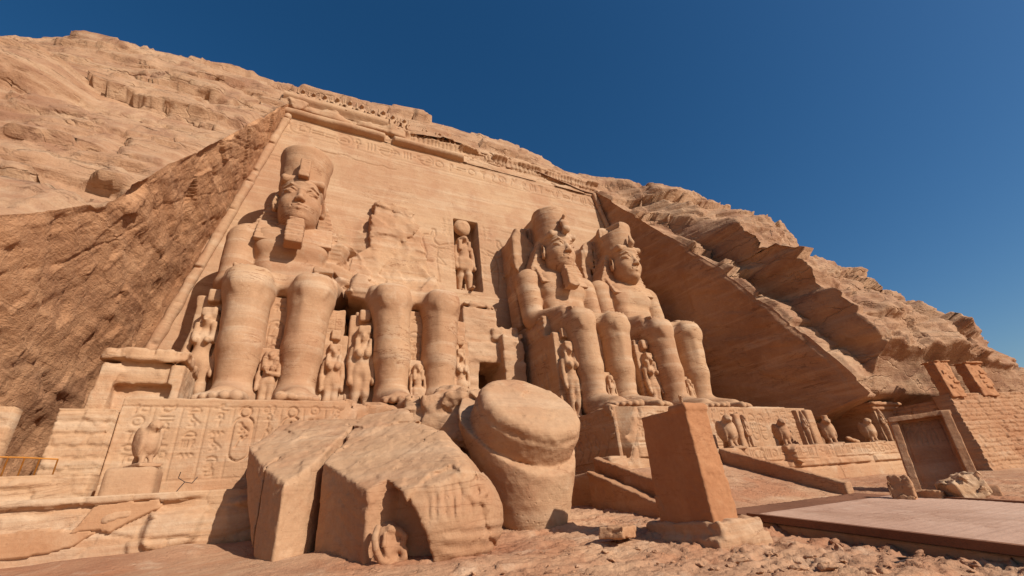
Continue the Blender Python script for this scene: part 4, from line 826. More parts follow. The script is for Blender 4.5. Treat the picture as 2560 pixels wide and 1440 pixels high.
# terrace: left and right retaining walls with decks
def deck_box(x0, x1, y0, y1, z0, z1, seed, amp=.08):
    v = Vol((x0-.4, y0-.4, z0-.4), (x1+.4, y1+.4, z1+.4), .12); v.box(((x0+x1)/2, (y0+y1)/2, (z0+z1)/2), ((x1-x0)/2, (y1-y0)/2, (z1-z0)/2), .04); v.rough(amp, .7, seed, 4, .5); return v.mesh()
terL = thing('terrace_wall', 'low left terrace wall with plaster patches and big rough blocks behind the fallen head', 'wall', (-15, -12.5, 1), group='terrace walls')
terR = thing('terrace_wall', 'low right terrace wall with a carved band carrying the falcon row', 'wall', (16, -12.5, 1), group='terrace walls')
loc_child(mk('deck', *deck_box(-27, -3.0, -12.4, -1.0, .3, 2.45, 651), M['terrace']), terL)
loc_child(mk('deck', *deck_box(-.2, 26, -12.2, -1.0, .8, 2.42, 652), M['terrace']), terR)
def wallL():
    d = .045; s = Slate(-26, .3, -4, 2.56, d); U, Z = np.meshgrid(s.u, s.v, indexing='ij'); H = .05*fbm(U*.5, Z*.8, 1.1, 4, 661)+.02*fbm(U*3, Z*5, 1.1, 3, 662)
    a, e = slabs(U, Z, 1.9, .75, 663, .35); H += .05*a-.05*np.exp(-(e/.035)**2)
    def stone_(cx, cz, rx, rz, h, p=4):
        q = (np.abs((U-cx+.1*vnoise(U*2, Z*2, 1, 6))/rx)**p+np.abs((Z-cz+.08*vnoise(U*2.2, Z*2, 2, 6))/rz)**p)**(1/p); return h*sst(1.12, .8, q)
    for cx, cz, rx, rz, h in ((-14.35, 1.62, .66, .42, .22), (-12.2, 1.75, 1.1, .62, .16), (-15.0, 1.25, .25, .2, .12), (-14.9, 1.98, .1, .07, .12), (-15.6, 2.05, .25, .12, .1), (-12.75, 2.25, .16, .13, .12), (-9.5, 1.6, 1.4, .7, .2), (-6.5, 1.5, 1.2, .7, .2)): H = H+stone_(cx, cz, rx, rz, h)
    H += .16*sst(2.33, 2.38, Z+.04*vnoise(U*2, 1, 1, 8))*sst(-13.6, -14.2, U)+.3*sst(1.2, .5, Z)
    H = H+.10*sst(1.9, 1.86, Z)*sst(-17.2, -18, U); return relief(H, (-26, -12.42, .3), (1, 0, 0), (0, 0, 1), (0, -1, 0), d, d, .2)
loc_child(mk('facing', *wallL(), M['terrace']), terL)
def patch(x0, x1, z0, z1, y, seed, pts):
    d = .04; s = Slate(x0, z0, x1, z1, d); U, Z = np.meshgrid(s.u, s.v, indexing='ij'); P = np.array(pts); ins = np.zeros(U.shape, bool); n = len(P); Uw = U+.07*fbm(U*2.5, Z*2.5, 1, 3, seed); Zw = Z+.06*fbm(U*2.5, Z*2.5, 9, 3, seed)
    for i in range(n):
        a, b = P[i], P[(i+1) % n]; ins ^= ((a[1] > Zw) != (b[1] > Zw)) & (Uw < (b[0]-a[0])*(Zw-a[1])/((b[1]-a[1]) or 1e-9)+a[0])
    H = np.where(ins, .0, -.16)+.015*fbm(U*1.5, Z*1.5, 3, 4, seed); return relief(H, (x0, y, z0), (1, 0, 0), (0, 0, 1), (0, -1, 0), d, d, .16)
loc_child(mk('plaster_patch', *patch(-26, -15.1, 1.2, 2.45, -12.53, 671, [(-26, 1.25), (-17.4, 1.28), (-16.3, 1.42), (-15.9, 1.75), (-17, 1.9), (-18.2, 1.84), (-21, 1.86), (-26, 1.8)]), M['render']), terL)
loc_child(mk('plaster_patch', *patch(-16.9, -14.6, 1.5, 2.45, -12.54, 672, [(-16.4, 1.75), (-15.6, 1.72), (-15.2, 1.95), (-14.7, 2.15), (-14.75, 2.38), (-15.6, 2.4), (-16.1, 2.3)]), M['render']), terL)
def wallR():
    d = .04; s = Slate(6.9, .6, 26, 3.08, d); r = random.Random(9); x = 8.9
    while x < 25.6:
        k = r.random()
        if k < .3: s.glyph(4, (x, 2.72), .24, .03, .06)
        elif k < .4: s.cart((x, 2.72), .34, .22, .03, .06); s.glyph(r.randrange(14), (x, 2.72), .15, .025, .05)
        else: s.glyph(r.randrange(14), (x, 2.72), .24, .03, .06)
        x += r.uniform(.42, .62)
    U, Z = np.meshgrid(s.u, s.v, indexing='ij'); H = s.H+.025*fbm(U*.8, Z*1.5, 1, 4, 681)
    H += .10*sst(2.36, 2.42, Z+.02*vnoise(U*3, 1, 1, 5))
    bl, e = slabs(U, Z, 2.2, 5, 682, .1); H += .03*bl-.05*np.exp(-(e/.03)**2)*(Z > 2.4)
    led = sst(1.98, 2.05, Z)*sst(2.38, 2.3, Z+.05*bl)*(vnoise(U*.7, 3, 1, 683) > -.15); H += .14*led*(1+.3*vnoise(U*3, Z*3, 2, 6))
    H -= .25*sst(.5, .3, np.abs(U-12.0)+.6*np.abs(Z-2.6))+0; H += .28*sst(.5, .42, np.hypot(U-12.75, (Z-2.62)*1.0))*(U < 14)
    H += .06*sst(1.95, 1.8, Z); return relief(H, (6.9, -12.4, .6), (1, 0, 0), (0, 0, 1), (0, -1, 0), d, d, .45)
loc_child(mk('carved_band', *wallR(), M['terrace']), terR)

# entrance ramp with sloping side walls
def prism(name, pts_top, thick, zb, mat, parent, seed, axis='y', amp=.06):
    """sloping wall: top line a->b, thickness in x, standing down to zb"""
    (x0, y0, z0), (x1, y1, z1) = pts_top; lo = (min(x0, x1)-.5, min(y0, y1)-.4, zb-.3); hi = (max(x0, x1)+thick+.5, max(y0, y1)+.4, max(z0, z1)+.4); v = Vol(lo, hi, .055)
    def f(X, Y, Z):
        t = (Y-y0)/(y1-y0); xc = x0+(x1-x0)*t; zt = z0+(z1-z0)*t; return np.maximum(np.maximum(np.maximum(xc-X, X-xc-thick), np.maximum(Z-zt, zb-Z)), np.maximum(Y-max(y0, y1), min(y0, y1)-Y))
    v.fn(lo, hi, f, 0); v.rough(amp, .35, seed, 4, .3); o = mk(name, *v.mesh(), mat); return loc_child(o, parent) if parent else o
ramp = thing('entrance_ramp', 'sandy ramp between low walls leading up towards the doorway', 'ramp', (3.4, -15, 1))
def ramp_surface():
    d = .08; x = np.arange(0, 7.4, d); y = np.arange(-17.6, -11.9, d); X, Y = np.meshgrid(x, y, indexing='ij'); t = np.clip((Y+17.6)/5.2, 0, 1)
    Z = (.62+.05)+(2.42-.67)*t+.03*fbm(X*.6, Y*.8, 1, 3, 691)+.035*np.abs(fbm(X*1.6-Y*.7, Y*3+X*.8, 1, 4, 692)); return np.stack([X, Y, Z], -1).reshape(-1, 3), gridq(len(x), len(y))
loc_child(mk('slope', *ramp_surface(), M['ground']), ramp)
prism('side_wall', ((7.0, -12.45, 3.1), (7.35, -17.45, 1.2)), .36, .3, M['brick'], ramp, 693); prism('side_wall', ((-.3, -12.2, 2.98), (-.1, -17.0, 1.35)), .34, .3, M['brick'], ramp, 694)
prism('buttress', ((-.8, -12.4, 2.42), (-.62, -16.8, .85)), .46, .2, M['brick'], ramp, 695)
tag(mk('stone_block', *deck_box(1.6, 2.7, -10.9, -10.0, 2.4, 3.1, 696, .05), M['terrace']), 'small squared block at the foot of the shaded pedestal side', 'stone block')

# masonry at the far left
def masonry(x0, x1, z0, z1, w, h, seed, lime=.03, d=.045, dep=.045):
    s = Slate(x0, z0, x1, z1, d); U, Z = np.meshgrid(s.u, s.v, indexing='ij'); a, e = slabs(U, Z, w, h, seed, .10)
    return .04*a+dep*sst(0, .05, e)+.05*fbm(U*1.5, Z*2.5, 1, 4, seed+2)+.03*facet(U*1.6, Z*3, 1.1, seed+4), U, Z
def wall_panel(name, x0, x1, z0, z1, y, depth, w, h, seed, mat, label, **k):
    H, U, Z = masonry(x0, x1, z0, z1, w, h, seed); o = mk(name, *relief(H, (x0, y, z0), (1, 0, 0), (0, 0, 1), (0, -1, 0), .045, .045, depth), mat); return tag(o, label, 'wall', **k)
wall_panel('stone_wall', -18.15, -16.86, 2.45, 5.15, -10.55, 3.2, .75, .34, 701, M['terrace'], 'rough coursed stone wall under the small chapel left of the inscribed pedestal')
wall_panel('stone_wall', -23, -18.95, 2.45, 5.1, -11.0, .45, .8, .42, 702, M['terrace'], 'pale stone wall cut off by the left photo edge beside the ochre railing')
wall_panel('low_wall', -24, -16.5, 2.3, 3.15, -12.1, .7, 1.3, .26, 703, M['terrace'], 'low wall of long flat slabs in front of the ochre railing')
def shrine():
    v = Vol((-19.2, -9.6, 5.0), (-15.0, -5.0, 8.3), .07); b = v.box
    b((-17.0, -7.2, 6.3), (1.15, 1.3, .95), .04); b((-17.95, -7.3, 6.2), (.28, 1.35, .98), .03, .03, _rot(0, 5, 0)); b((-15.95, -7.3, 6.2), (.22, 1.35, .98), .03, .03); b((-17.0, -7.2, 7.05), (1.22, 1.3, .18), .03); b((-17.0, -7.3, 7.52), (1.3, 1.5, .2), .08, .05); b((-17, -8.75, 7.32), (1.25, .05, .05), .02, .05)
    b((-16.85, -8.4, 6.0), (.85, .26, .46), .02, .02, cut=True)
    for k in range(16): b((-18.2+.16*k, -8.82, 7.6), (.03, .08, .13), .02, 0, cut=True)
    v.rough(.09, .4, 711, 4, .4); i, j, k = np.nonzero((np.abs(v.D) < .4)); m = v.z[k] > 7.25; i, j, k = i[m], j[m], k[m]; v.D[i, j, k] += (.10*fbm(v.x[i]*2.5, v.y[j]*2.5, v.z[k]*3.5, 3, 712)).astype(np.float32)
    return v.mesh()
tag(mk('chapel', *shrine(), M['terrace']), 'small open fronted chapel with worn cornice left of the complete colossus', 'chapel')
rail = thing('railing', 'ochre painted railing in front of the rough left rock cutting', 'railing', (-18.1, -11.3, 3.1))
pr = [at_y(u, w, -11.3) for u, w in ((22, 1141), (62, 1144), (100, 1146), (145, 1148))]
loc_child(mk('top_rail', *tube([pr[0]-(.3, 0, 0), pr[1], pr[2], pr[3]], .02), M['paint']), rail)
for p in pr: loc_child(mk('post', *tube([p, (p[0], p[1], 2.9)], .018), M['paint']), rail)
# floodlight bracket
lf = thing('floodlight_bracket', 'bent dark metal bracket standing on the left terrace below the cartouches', 'bracket', at_y(440, 1232, -12.3))
bp = [at_y(u, w, -12.3) for u, w in ((440, 1230), (462, 1205), (446, 1195), (452, 1180), (462, 1205), (480, 1208), (494, 1192))]
loc_child(mk('stem', *tube([bp[0], bp[1]], .012, 6), M['metal']), lf); loc_child(mk('fork', *tube([bp[3], bp[2], bp[4], bp[5], bp[6]], .012, 6), M['metal']), lf)

# falcon and royal statues along the terrace edge
def falcon(seed, crown=False):
    v = Vol((-.42, -.55, -.05), (.42, .6, 1.3), .022); e, c, b = v.ell, v.cap, v.box
    e((0, .05, .62), (.25, .26, .40), .1, _rot(-14, 0, 0)); e((0, -.10, .98), (.15, .17, .16), .1); c((0, -.22, .96), (0, -.31, .89), .06, .02, .04); c((0, .12, .5), (0, .42, .06), .17, .09, .12, sq=(1, 1.3, 1))
    for q in (-1, 1): e((q*.2, .12, .6), (.09, .24, .40), .05, _rot(-20, 0, 0)); c((q*.10, -.02, .34), (q*.10, -.10, .06), .085, .05, .05); c((q*.10, -.08, .05), (q*.10, -.26, .03), .05, .04, .04); e((q*.09, -.22, 1.0), (.03, .03, .03), .02)
    b((0, .02, .0), (.26, .42, .05), .02, .04)
    if crown: v.disc((0, -.08, 1.17), (0, 0, 1), .12, .07, .02, .03)
    v.rough(.03, .25, seed, 3, .2); return v.mesh()
FV = falcon(721); FC = falcon(722, True); fg = 'falcon statues along the terrace'
for mesh, uv, top, rz, lab in ((FV, (1836, 1112), 1036, 18, 'falcon statue at the near end of the right terrace beside a narrow slab'), (FV, (1972, 1108), 1046, 22, 'falcon statue in front of the cartouches of the right pedestal'),
                               (FC, (2086, 1104), 1036, 30, 'falcon statue with a flat crown standing alone before the smooth rock cutting'), (FV, (2188, 1099), 1045, 28, 'falcon statue beside the tall crowned figure near the far end of the terrace')):
    p = at_y(uv[0], uv[1], -12.05); h = at_y(uv[0]-12, top, -12.05)[2]-3.06; o = mk('falcon_statue', mesh[0]*h/(1.3 if mesh is FC else 1.16), mesh[1], M['statue']); o.location = (p[0], -11.95, 3.08); o.rotation_euler = (0, 0, math.radians(-rz)); tag(o, lab, 'statue', fg)
p = at_y(357, 1166, -11.8); o = mk('falcon_statue', FV[0]*1.12*np.array([.95, 1, 1]), FV[1], M['block']); o.location = (p[0], -11.8, 3.3); o.rotation_euler = (0, 0, math.radians(35)); tag(o, 'falcon statue on a squared block before the cartouches at the left', 'statue', fg)
tag(mk('stone_block', *deck_box(-16.2, -15.05, -12.35, -11.3, 2.4, 3.27, 723, .06), M['block']), 'squared block carrying the falcon at the left', 'stone block')
rg2 = 'royal figures along the terrace'
def terr_fig(kind, u, vtop, y, lab, rz=0, seed=0, wx=1.0, hmul=1.0):
    p = at_y(u, 1110, y); q = at_y(u-14, vtop, y); place_figure(kind, 'royal_statue', lab, 'statue', (p[0], y, 3.06), (q[2]-3.06)*hmul, rz, rg2, 'statue', seed, wx)
terr_fig('striding', 1876, 1030, -11.9, 'narrow worn figure with a back slab between the first two falcons', 0, 31, .62)
terr_fig('king', 2030, 1010, -11.8, 'royal figure with crossed arms carved on a slab before the pedestal end', 0, 32, .75, .86)
terr_fig('king', 2232, 1000, -11.8, 'tall royal figure with a high crown at the far end of the terrace', 0, 33, .8, .86)
p = at_y(2048, 1100, -11.6); tag(mk('stone_slab', *deck_box(p[0]-.5, p[0]+.25, -11.7, -11.3, 3.0, 5.2, 724, .04), M['terrace']), 'upright slab behind the royal figure with crossed arms', 'slab')
p = at_y(1858, 1100, -11.7); tag(mk('stone_slab', *deck_box(p[0]-.35, p[0]+.1, -11.9, -11.5, 3.0, 4.9, 725, .04), M['terrace']), 'narrow upright slab beside the nearest terrace falcon', 'slab')
p = at_y(2235, 1060, -11.5); tag(mk('stone_slab', *deck_box(p[0]-.1, p[0]+.7, -11.5, -11.2, 3.0, 5.2, 726, .06), M['terrace']), 'broken slab behind the tall crowned royal figure', 'slab')
p = at_y(2130, 1097, -12.0)
def frag():
    v = Vol((-.7, -.35, -.1), (.7, .35, .5), .04); v.cap((-.5, 0, .35), (.5, 0, .08), .08, .14, .05); v.rough(.06, .2, 727); return v.mesh()
o = mk('statue_fragment', *frag(), M['statue']); o.location = (p[0], -12, 3.1); tag(o, 'low broken statue stump between two falcons on the terrace', 'fragment')
p = at_y(1714, 1012, -9.9); place_figure('striding', 'royal_statue', 'small broken figure standing on the right pedestal edge above the pier', 'statue', (p[0], -9.7, PED-.02), .75, 0, rg2, 'statue', 34, .5)
# ------------------------------------------------------------------ fallen pieces of the broken colossus
E1 = np.array([_cy, -_sy, 0]); E2 = np.array([_sy, _cy, 0])
def EE(u, v, d): q = at_d(u, v, d)-CAM; return np.array([q@E1, d, q[2]+CAM[2]])
def from_view(V): return V[:, :1]*E1+V[:, 1:2]*E2+np.stack([np.full(len(V), CAM[0]), np.full(len(V), CAM[1]), V[:, 2]], 1)
def add_view(name, mesh, mat, parent=None):
    V = from_view(mesh[0]); o = mk(name, V, mesh[1], mat)
    if parent is not None: return loc_child(o, parent)
    return o
def fallen_head():
    v = Vol((-8.4, 9.6, -.1), (-.4, 15.2, 5.0), .05)
    zp = lambda X, Y: 2.1+.6*(Y-10.5)
    v.ell((-2.75, 12.55, 1.6), (2.02, 2.3, 2.15), .0)
    P = [EE(u, w, 10.6) for u, w in ((800, 1190), (950, 1195), (985, 1205), (1018, 1228), (1047, 1275), (1068, 1330), (1078, 1400), (1080, 1470), (800, 1470))]
    v.poly([(p[0], p[2]) for p in P], 9.0, 10.98, 1, .05, cut=True)          # the hollow between headcloth and ear
    v.poly([(-5.3, 11.85), (-3.58, 10.42), (-3.02, 10.99), (-2.2, 11.02), (-2.0, 14.6), (-5.3, 14.6)], 0, 5, 2, .02)
    v.poly([(-7.9, 12.9), (-6.74, 11.75), (-5.78, 11.02), (-5.46, 11.72), (-5.3, 14.3), (-7.9, 14.3)], 0, 5, 2, .02)
    v.half((-1, -.3, -.5), 2.66, .08)
    v.poly([(-5.48, 11.3), (-5.28, 11.3), (-5.2, 13.2), (-5.42, 13.2)], -.2, 5.2, 2, .02, cut=True)
    v.poly([(-6.76, 11.4), (-6.68, 11.4), (-6.66, 12.3), (-6.72, 12.3)], .8, 5.2, 2, .02, cut=True)
    # broken top
    v.half((0, -.6, 1), 2.1-.6*10.5, .02); v.ell((-2.2, 14.9, 4.3), (1.6, 1.4, .9), .3, cut=True)
    v.half((1.1, .0, 1), 1.1*-2.13+3.32, .35)
    m = lambda x, y, z: sst(-.5, -.15, z-zp(x, y))
    v.broken(.07, 1.3, 731, .3, mask=m); v.broken(.03, .4, 732, .2, mask=m); v.rough(.05, .9, 733, 4, .4); v.rough(.025, .14, 734, 3, .2)
    # pleats of the headcloth
    i, j, k = np.nonzero(np.abs(v.D) < .25); x, y, z = v.x[i], v.y[j], v.z[k]; dm = sst(-2.3, -2.15, x)*sst(-1.25, -1.35, x)*sst(.12, .2, zp(x, y)-z)*sst(1.25, 1.45, z)
    q = (x+.22*(z-1.5)**2)/.17; v.D[i, j, k] += (.045*dm*sst(.30, .42, np.abs(q-np.floor(q)-.5))).astype(np.float32)
    dm = sst(-2.1, -1.8, x)*sst(1.25, 1.1, z); v.D[i, j, k] += (.02*dm*np.sin(z*22+x*2)).astype(np.float32); q = np.abs(x+1.12+.18*(z-1.3)); v.D[i, j, k] += (.05*sst(.05, .02, q)*sst(.1, .2, zp(x, y)-z)).astype(np.float32)
    lf = sst(-.5, .2, (x+5.3)*.77-(11.85-y)*0-(y-11.85)*.64*0)*sst(-3.5, -3.7, x)*sst(-5.2, -5.0, x); ph = (z*.8+.5*np.abs(np.sin(x*1.4)))*3.3
    v.D[i, j, k] += (lf*.018*sst(.5, 1, np.sin(ph*6.2832))*sst(.1, .3, zp(x, y)-z)).astype(np.float32)
    # ear, upside down
    pt = lambda *q: [EE(u, w, 10.76-max(0, 992-u)*.0085) for u, w in q]
    def path(p, r0, r1, k):
        for n, (a, b) in enumerate(zip(p[:-1], p[1:])): v.cap(a, b, r0+(r1-r0)*n/len(p), r0+(r1-r0)*(n+1)/len(p), k)
    v.ell(EE(972, 1366, 10.78), (.33, .2, .48), .04, _rot(0, 0, 38))
    path(pt((945, 1318), (936, 1345), (940, 1375), (952, 1402), (975, 1416), (998, 1410), (1011, 1392), (1010, 1376), (996, 1368)), .07, .085, .03)
    path(pt((962, 1335), (960, 1362), (970, 1388), (985, 1396)), .05, .05, .04)
    path(pt((975, 1322), (998, 1326), (1012, 1340), (1008, 1356), (990, 1366), (978, 1372)), .075, .07, .03)
    v.ell(EE(990, 1390, 10.55), (.10, .2, .09), .03, cut=True); v.ell(EE(972, 1350, 10.38), (.07, .16, .12), .03, cut=True)
    # cobra coil on the brow
    def on(u, w):
        for d in np.arange(10.4, 14, .03):
            p = EE(u, w, d); n = [int(round((p[a]-v.lo[a])/v.h)) for a in range(3)]
            if all(0 <= n[a] < v.D.shape[a] for a in range(3)) and v.D[tuple(n)] < .02: return p
        return EE(u, w, 11.4)
    path([on(*q) for q in ((1182, 1185), (1168, 1205), (1168, 1235), (1184, 1252), (1206, 1252), (1220, 1272))], .07, .05, .05); path([on(*q) for q in ((1190, 1208), (1210, 1215), (1216, 1232), (1200, 1240))], .06, .05, .05)
    return v.mesh()
FH = fallen_head(); o = thing('fallen_fragment', 'huge fallen colossus head on its side with a carved ear and pleated headcloth', 'fallen stone', tuple(CAM+E1*-4+E2*12-np.array([0, 0, 1])), group='fallen pieces of the broken colossus')
add_view('head', FH, M['block'], o)
def fallen_crown():
    v = Vol((-3.0, 13.2, -.2), (2.8, 18.6, 6.6), .065); c0 = np.array([-.12, 16.1, 3.75]); n = np.array([.50, -.76, 1.0]); n /= np.linalg.norm(n)
    def cone(X, Y, Z):
        t = np.clip((Z-.2)/3.6, 0, 1.6); cx = .0-.12*t; cy = 15.85+.25*t; r = .98+1.12*np.minimum(t, 1.08); return np.maximum((np.sqrt((X-cx)**2+(Y-cy)**2)-r)*.92, -.2-Z)
    v.fn((-3, 13.2, -.2), (2.8, 18.6, 6.6), cone, 0); v.half(n, n@c0, .03)
    v.disc(c0+n*.35+np.array([.0, .0, 0]), n, 1.9, .4, .1, .04); v.disc(c0+n*.7, n, 1.84, .5, .3, .05); v.ell(c0+n*.85, (1.4, 1.4, .3), .15, np.array(Vector((0, 0, 1)).rotation_difference(Vector(n)).to_matrix()))
    m = lambda x, y, z: sst(.55, .95, (x-c0[0])*n[0]+(y-c0[1])*n[1]+(z-c0[2])*n[2])
    v.broken(.06, 1.0, 741, .3, mask=m); v.rough(.06, .9, 742, 4, .4); v.rough(.03, .16, 743, 3, .2); return v.mesh()
o = thing('fallen_fragment', 'fallen crown of the broken colossus, bucket shaped, resting between head and ramp', 'fallen stone', tuple(CAM+E1*0+E2*15.8-np.array([0, 0, 1])), group='fallen pieces of the broken colossus')
add_view('crown', fallen_crown(), M['block'], o)
def rock(name, pts, d0, d1, seed, label, amp=.35, sc=1.3, mat='block', lump=.15, h=.08, z0=None, half=None, cat='fallen stone'):
    """broken block: pixel outline at distance d0, reaching back to d1"""
    P = [EE(u, w, d0) for u, w in pts]; q = [(p[0], p[2]) for p in P]; xs = [a for a, _ in q]; zs = [b for _, b in q]
    v = Vol((min(xs)-.5, d0-.5, min(zs)-.5), (max(xs)+.5, d1+.5, max(zs)+.5), h); v.poly(q, d0, d1, 1, .15)
    if half: v.half(half[0], half[1], .1)
    v.broken(amp, sc, seed, 1.0); v.rough(lump, .5, seed+1, 4, .5); o = add_view(name, v.mesh(), M[mat]); tag(o, label, cat); return o
rock('fallen_block', [(1015, 1085), (1020, 1015), (1050, 985), (1095, 965), (1150, 965), (1185, 1000), (1180, 1110), (1100, 1120), (1020, 1110)], 17.0, 19.0, 751, 'lumpy broken block in half shade behind the fallen crown', .3, 1.0, lump=.4, half=((-.3, -.75, 1.0), .3*3.6-.75*17.4+5.45))
rock('fallen_block', [(660, 1120), (690, 1050), (760, 1035), (900, 1042), (965, 1060), (975, 1120), (820, 1160), (650, 1170)], 14.6, 16.6, 756, 'pale sloping rubble block behind the fallen head', .3, 1.6, half=((0, -.45, 1), 4.4-.45*15.2))
rock('fallen_block', [(835, 1150), (900, 1060), (1020, 1052), (1075, 1095), (1080, 1150)], 15.6, 17.0, 757, 'flat rubble slab between the fallen head and the broken pedestal', .25, 1.2, half=((0, -.4, 1), 4.3-.4*16))
# ------------------------------------------------------------------ pier with stepped footing
pier = thing('pier', 'smooth plastered orange pier on a stepped stone footing beside the boardwalk', 'pier', (-2.4, -19, .3), (0, 0, math.radians(3)))
def pier_body():
    v = Vol((-.9, -1.4, .2), (.9, 1.5, 3.4), .035); v.box((-.03, -.2, 1.7), (.43, .82, 1.42), .02, .02, tp=(.02, .02)); v.box((-.03, -.72, 3.1), (.43, .3, .07), .02, .01); v.box((-.03, -.72, 3.18), (.40, .28, .04), .015, .01); v.broken(.03, .35, 762, .08, mask=lambda x, y, z: sst(.2, .5, vnoise(x*2, y*2, z*2, 7))); v.rough(.03, .5, 761, 4, .2); v.rough(.015, .1, 763, 3, .1); return v.mesh()
mk('shaft', *pier_body(), M['plaster'], pier)
def pier_base():
    v = Vol((-1.3, -1.7, -.5), (1.8, 3.4, .75), .045); v.box((.2, -.1, .25), (.78, 1.15, .24), .05); v.box((.25, .2, -.05), (.95, 1.42, .22), .06); v.box((-.3, 2.3, .05), (.45, .7, .25), .08); v.broken(.05, .5, 771, .3); v.rough(.06, .3, 772, 4, .4); return v.mesh()
mk('footing', *pier_base(), M['terrace'], pier)
# ------------------------------------------------------------------ stela with recessed relief
st = thing('stela', 'tall framed stela with a shaded recessed relief standing beyond the boardwalk', 'stela', (11.6, -18.6, .5))
sdir = np.array([-.43, .90, 0]); sn = np.array([-.90, -.43, 0]); sR = np.array([12.15, -19.55, .35]); lean = np.array([.47, .12, 1.05])
def stela():
    v = Vol((-.5, -.7, -.4), (2.9, 1.6, 3.6), .032); b = v.box
    b((1.1, .35, 1.5), (1.12, .38, 1.55), .03); b((.12, .0, 1.5), (.17, .55, 1.56), .01, .01); b((2.12, .05, 1.5), (.16, .5, 1.56), .01, .01); b((1.1, .05, 2.99), (1.2, .56, .1), .01, .01); b((1.1, .3, .15), (.95, .5, .16), .03, .03); b((-.1, .2, .1), (.4, .8, .22), .06, .05)
    b((1.1, -.12, 1.6), (.78, .14, 1.22), .02, .02, cut=True); v.rough(.025, .4, 781, 4, .4); return v.mesh()
V, Q = stela(); V = sR+V[:, :1]*.9*sdir+V[:, 1:2]*(-sn)+V[:, 2:]*lean; loc_child(mk('frame', V, Q[:, ::-1], M['brick']), st)
def ops_st(s, r):
    for k, x in enumerate((.4, .8, 1.2)):
        s.line([(x-.1, 1.5), (x-.12, 1.9), (x, 2.2)], .02, .04); s.line([(x+.1, 1.5), (x+.08, 1.9), (x, 2.2)], .02, .04); s.ring((x, 2.32), .08, .02, .04); s.line([(x, 2.15), (x+.25, 1.95)], .02, .04)
    for k in range(6):
        for j in range(6): s.glyph(r.randrange(14), (.14+.22*k, .2+.2*j), .08, .012, .02)
s, U, Z = carved(0, 1.4, 0, 2.4, .03, 791, ops_st, .04)
H = relief(s.H, (0, 0, 0), (1, 0, 0), (0, 0, 1), (0, -1, 0), .03, .03, .05); V = H[0]; V = sR+(V[:, :1]+.4)*.9*sdir+(V[:, 1:2]+.01)*(-sn)+(V[:, 2:]+.4)*lean; loc_child(mk('relief_panel', V, H[1][:, ::-1], M['brick']), st)
def loose(name, u0, v0, d, sz, rot, seed, label, cat='stone block', mat='brick'):
    p = at_d(u0, v0, d); v = Vol(-np.array(sz)-.4, np.array(sz)+.4, max(.025, min(sz)/9)); v.box((0, 0, 0), sz, min(sz)*.15, .02); v.broken(min(sz)*.3, max(sz)*.7, seed, .3); v.rough(.04, .2, seed+1, 3, .2)
    o = mk(name, *v.mesh(), M[mat]); o.location = p; o.rotation_euler = [math.radians(a) for a in rot]; return tag(o, label, cat)
loose('loose_block', 2255, 1222, 16.4, (.2, .3, .42), (0, 14, 20), 801, 'upright broken block at the left foot of the stela')
loose('loose_block', 2408, 1222, 16.2, (.5, .35, .36), (0, -18, -25), 802, 'pale tilted slab leaning on the right foot of the stela', mat='terrace')
loose('loose_block', 2330, 1240, 16.6, (.45, .35, .14), (4, 6, 10), 803, 'low flat block lying in the shade before the stela')
# ------------------------------------------------------------------ brick gate walls at the far right
gw = thing('gate_wall', 'tall coursed brick wall with two plastered piers on top at the right edge', 'wall', (27, -14.6, 1.1))
def bricks(w, h, seed, top):
    d = .05; s = Slate(0, 0, w, h, d); U, Z = np.meshgrid(s.u, s.v, indexing='ij'); a, e = slabs(U, Z, .62, .27, seed, .12)
    H = .045*a+.06*sst(.01, .05, e+.02*vnoise(U*3, Z*3, 1, 4))+.02*facet(U*3, Z*4, 1, seed+8)+.04*fbm(U*2.5, Z*2.5, 1, 4, seed+2)+.05*fbm(U*.4, Z*.6, 1, 3, seed+3); H -= .05*sst(1.1, .7, Z)*sst(.2, .5, vnoise(U*.5, Z, 1, 8)+.3)
    return H
gx, gy, gzz = 25.7, -15.5, .85; gd = np.array([.985, -.17, 0]); gn = np.array([-.17, -.985, 0]); gl = np.array([.17, .10, 1.0])
H = bricks(13, 4.75, 811, 0); loc_child(mk('brick_face', *relief(H, (gx, gy, gzz), gd, gl, gn, .05, .05, .9), M['brick']), gw)
H = bricks(4.6, 4.5, 821, 0); loc_child(mk('side_face', *relief(H, np.array((gx, gy, gzz))+np.array((-.05, 4.62, 0)), (0.12, -.99, 0), gl, (-.99, -.12, 0), .05, .05, .6), M['brick']), gw)
def gpier(x0, w, z1, seed):
    v = Vol((x0-.4, -.9, 4.4), (x0+w+.4, 1.2, z1+.5), .05); v.box((x0+w/2, .1, (4.5+z1)/2), (w/2, .33, (z1-4.5)/2), .02); v.box((x0+w/2, .1, z1-.02), (w/2+.12, .46, .05), .02, .01); r = random.Random(seed)
    for k in range(4): v.box((x0+w*.55+.32*r.uniform(-1, 1), -.26, 5.2+.33*k), (.22, .06, .13), .05, .01)
    v.broken(.05, .4, seed, .2); v.rough(.04, .3, seed+1, 3, .3); V, Q = v.mesh(); V = np.array((gx, gy, gzz))+V[:, :1]*gd-V[:, 1:2]*gn+V[:, 2:]*gl; return V, Q
loc_child(mk('plastered_pier', *gpier(.05, 1.35, 7.0, 831), M['plaster']), gw); loc_child(mk('plastered_pier', *gpier(3.1, 1.6, 6.9, 832), M['plaster']), gw)
def court():
    v = Vol((23.2, -12.4, .6), (28.0, -6.8, 6.6), .09); v.box((25.6, -9.6, 2.9), (1.6, 2.0, 2.4), .04); v.box((25.5, -9.7, 5.35), (1.75, 2.15, .14), .03, .02); v.box((25.5, -9.8, 5.62), (1.85, 2.25, .12), .04, .03); v.rough(.05, .5, 841, 4, .4); return v.mesh()
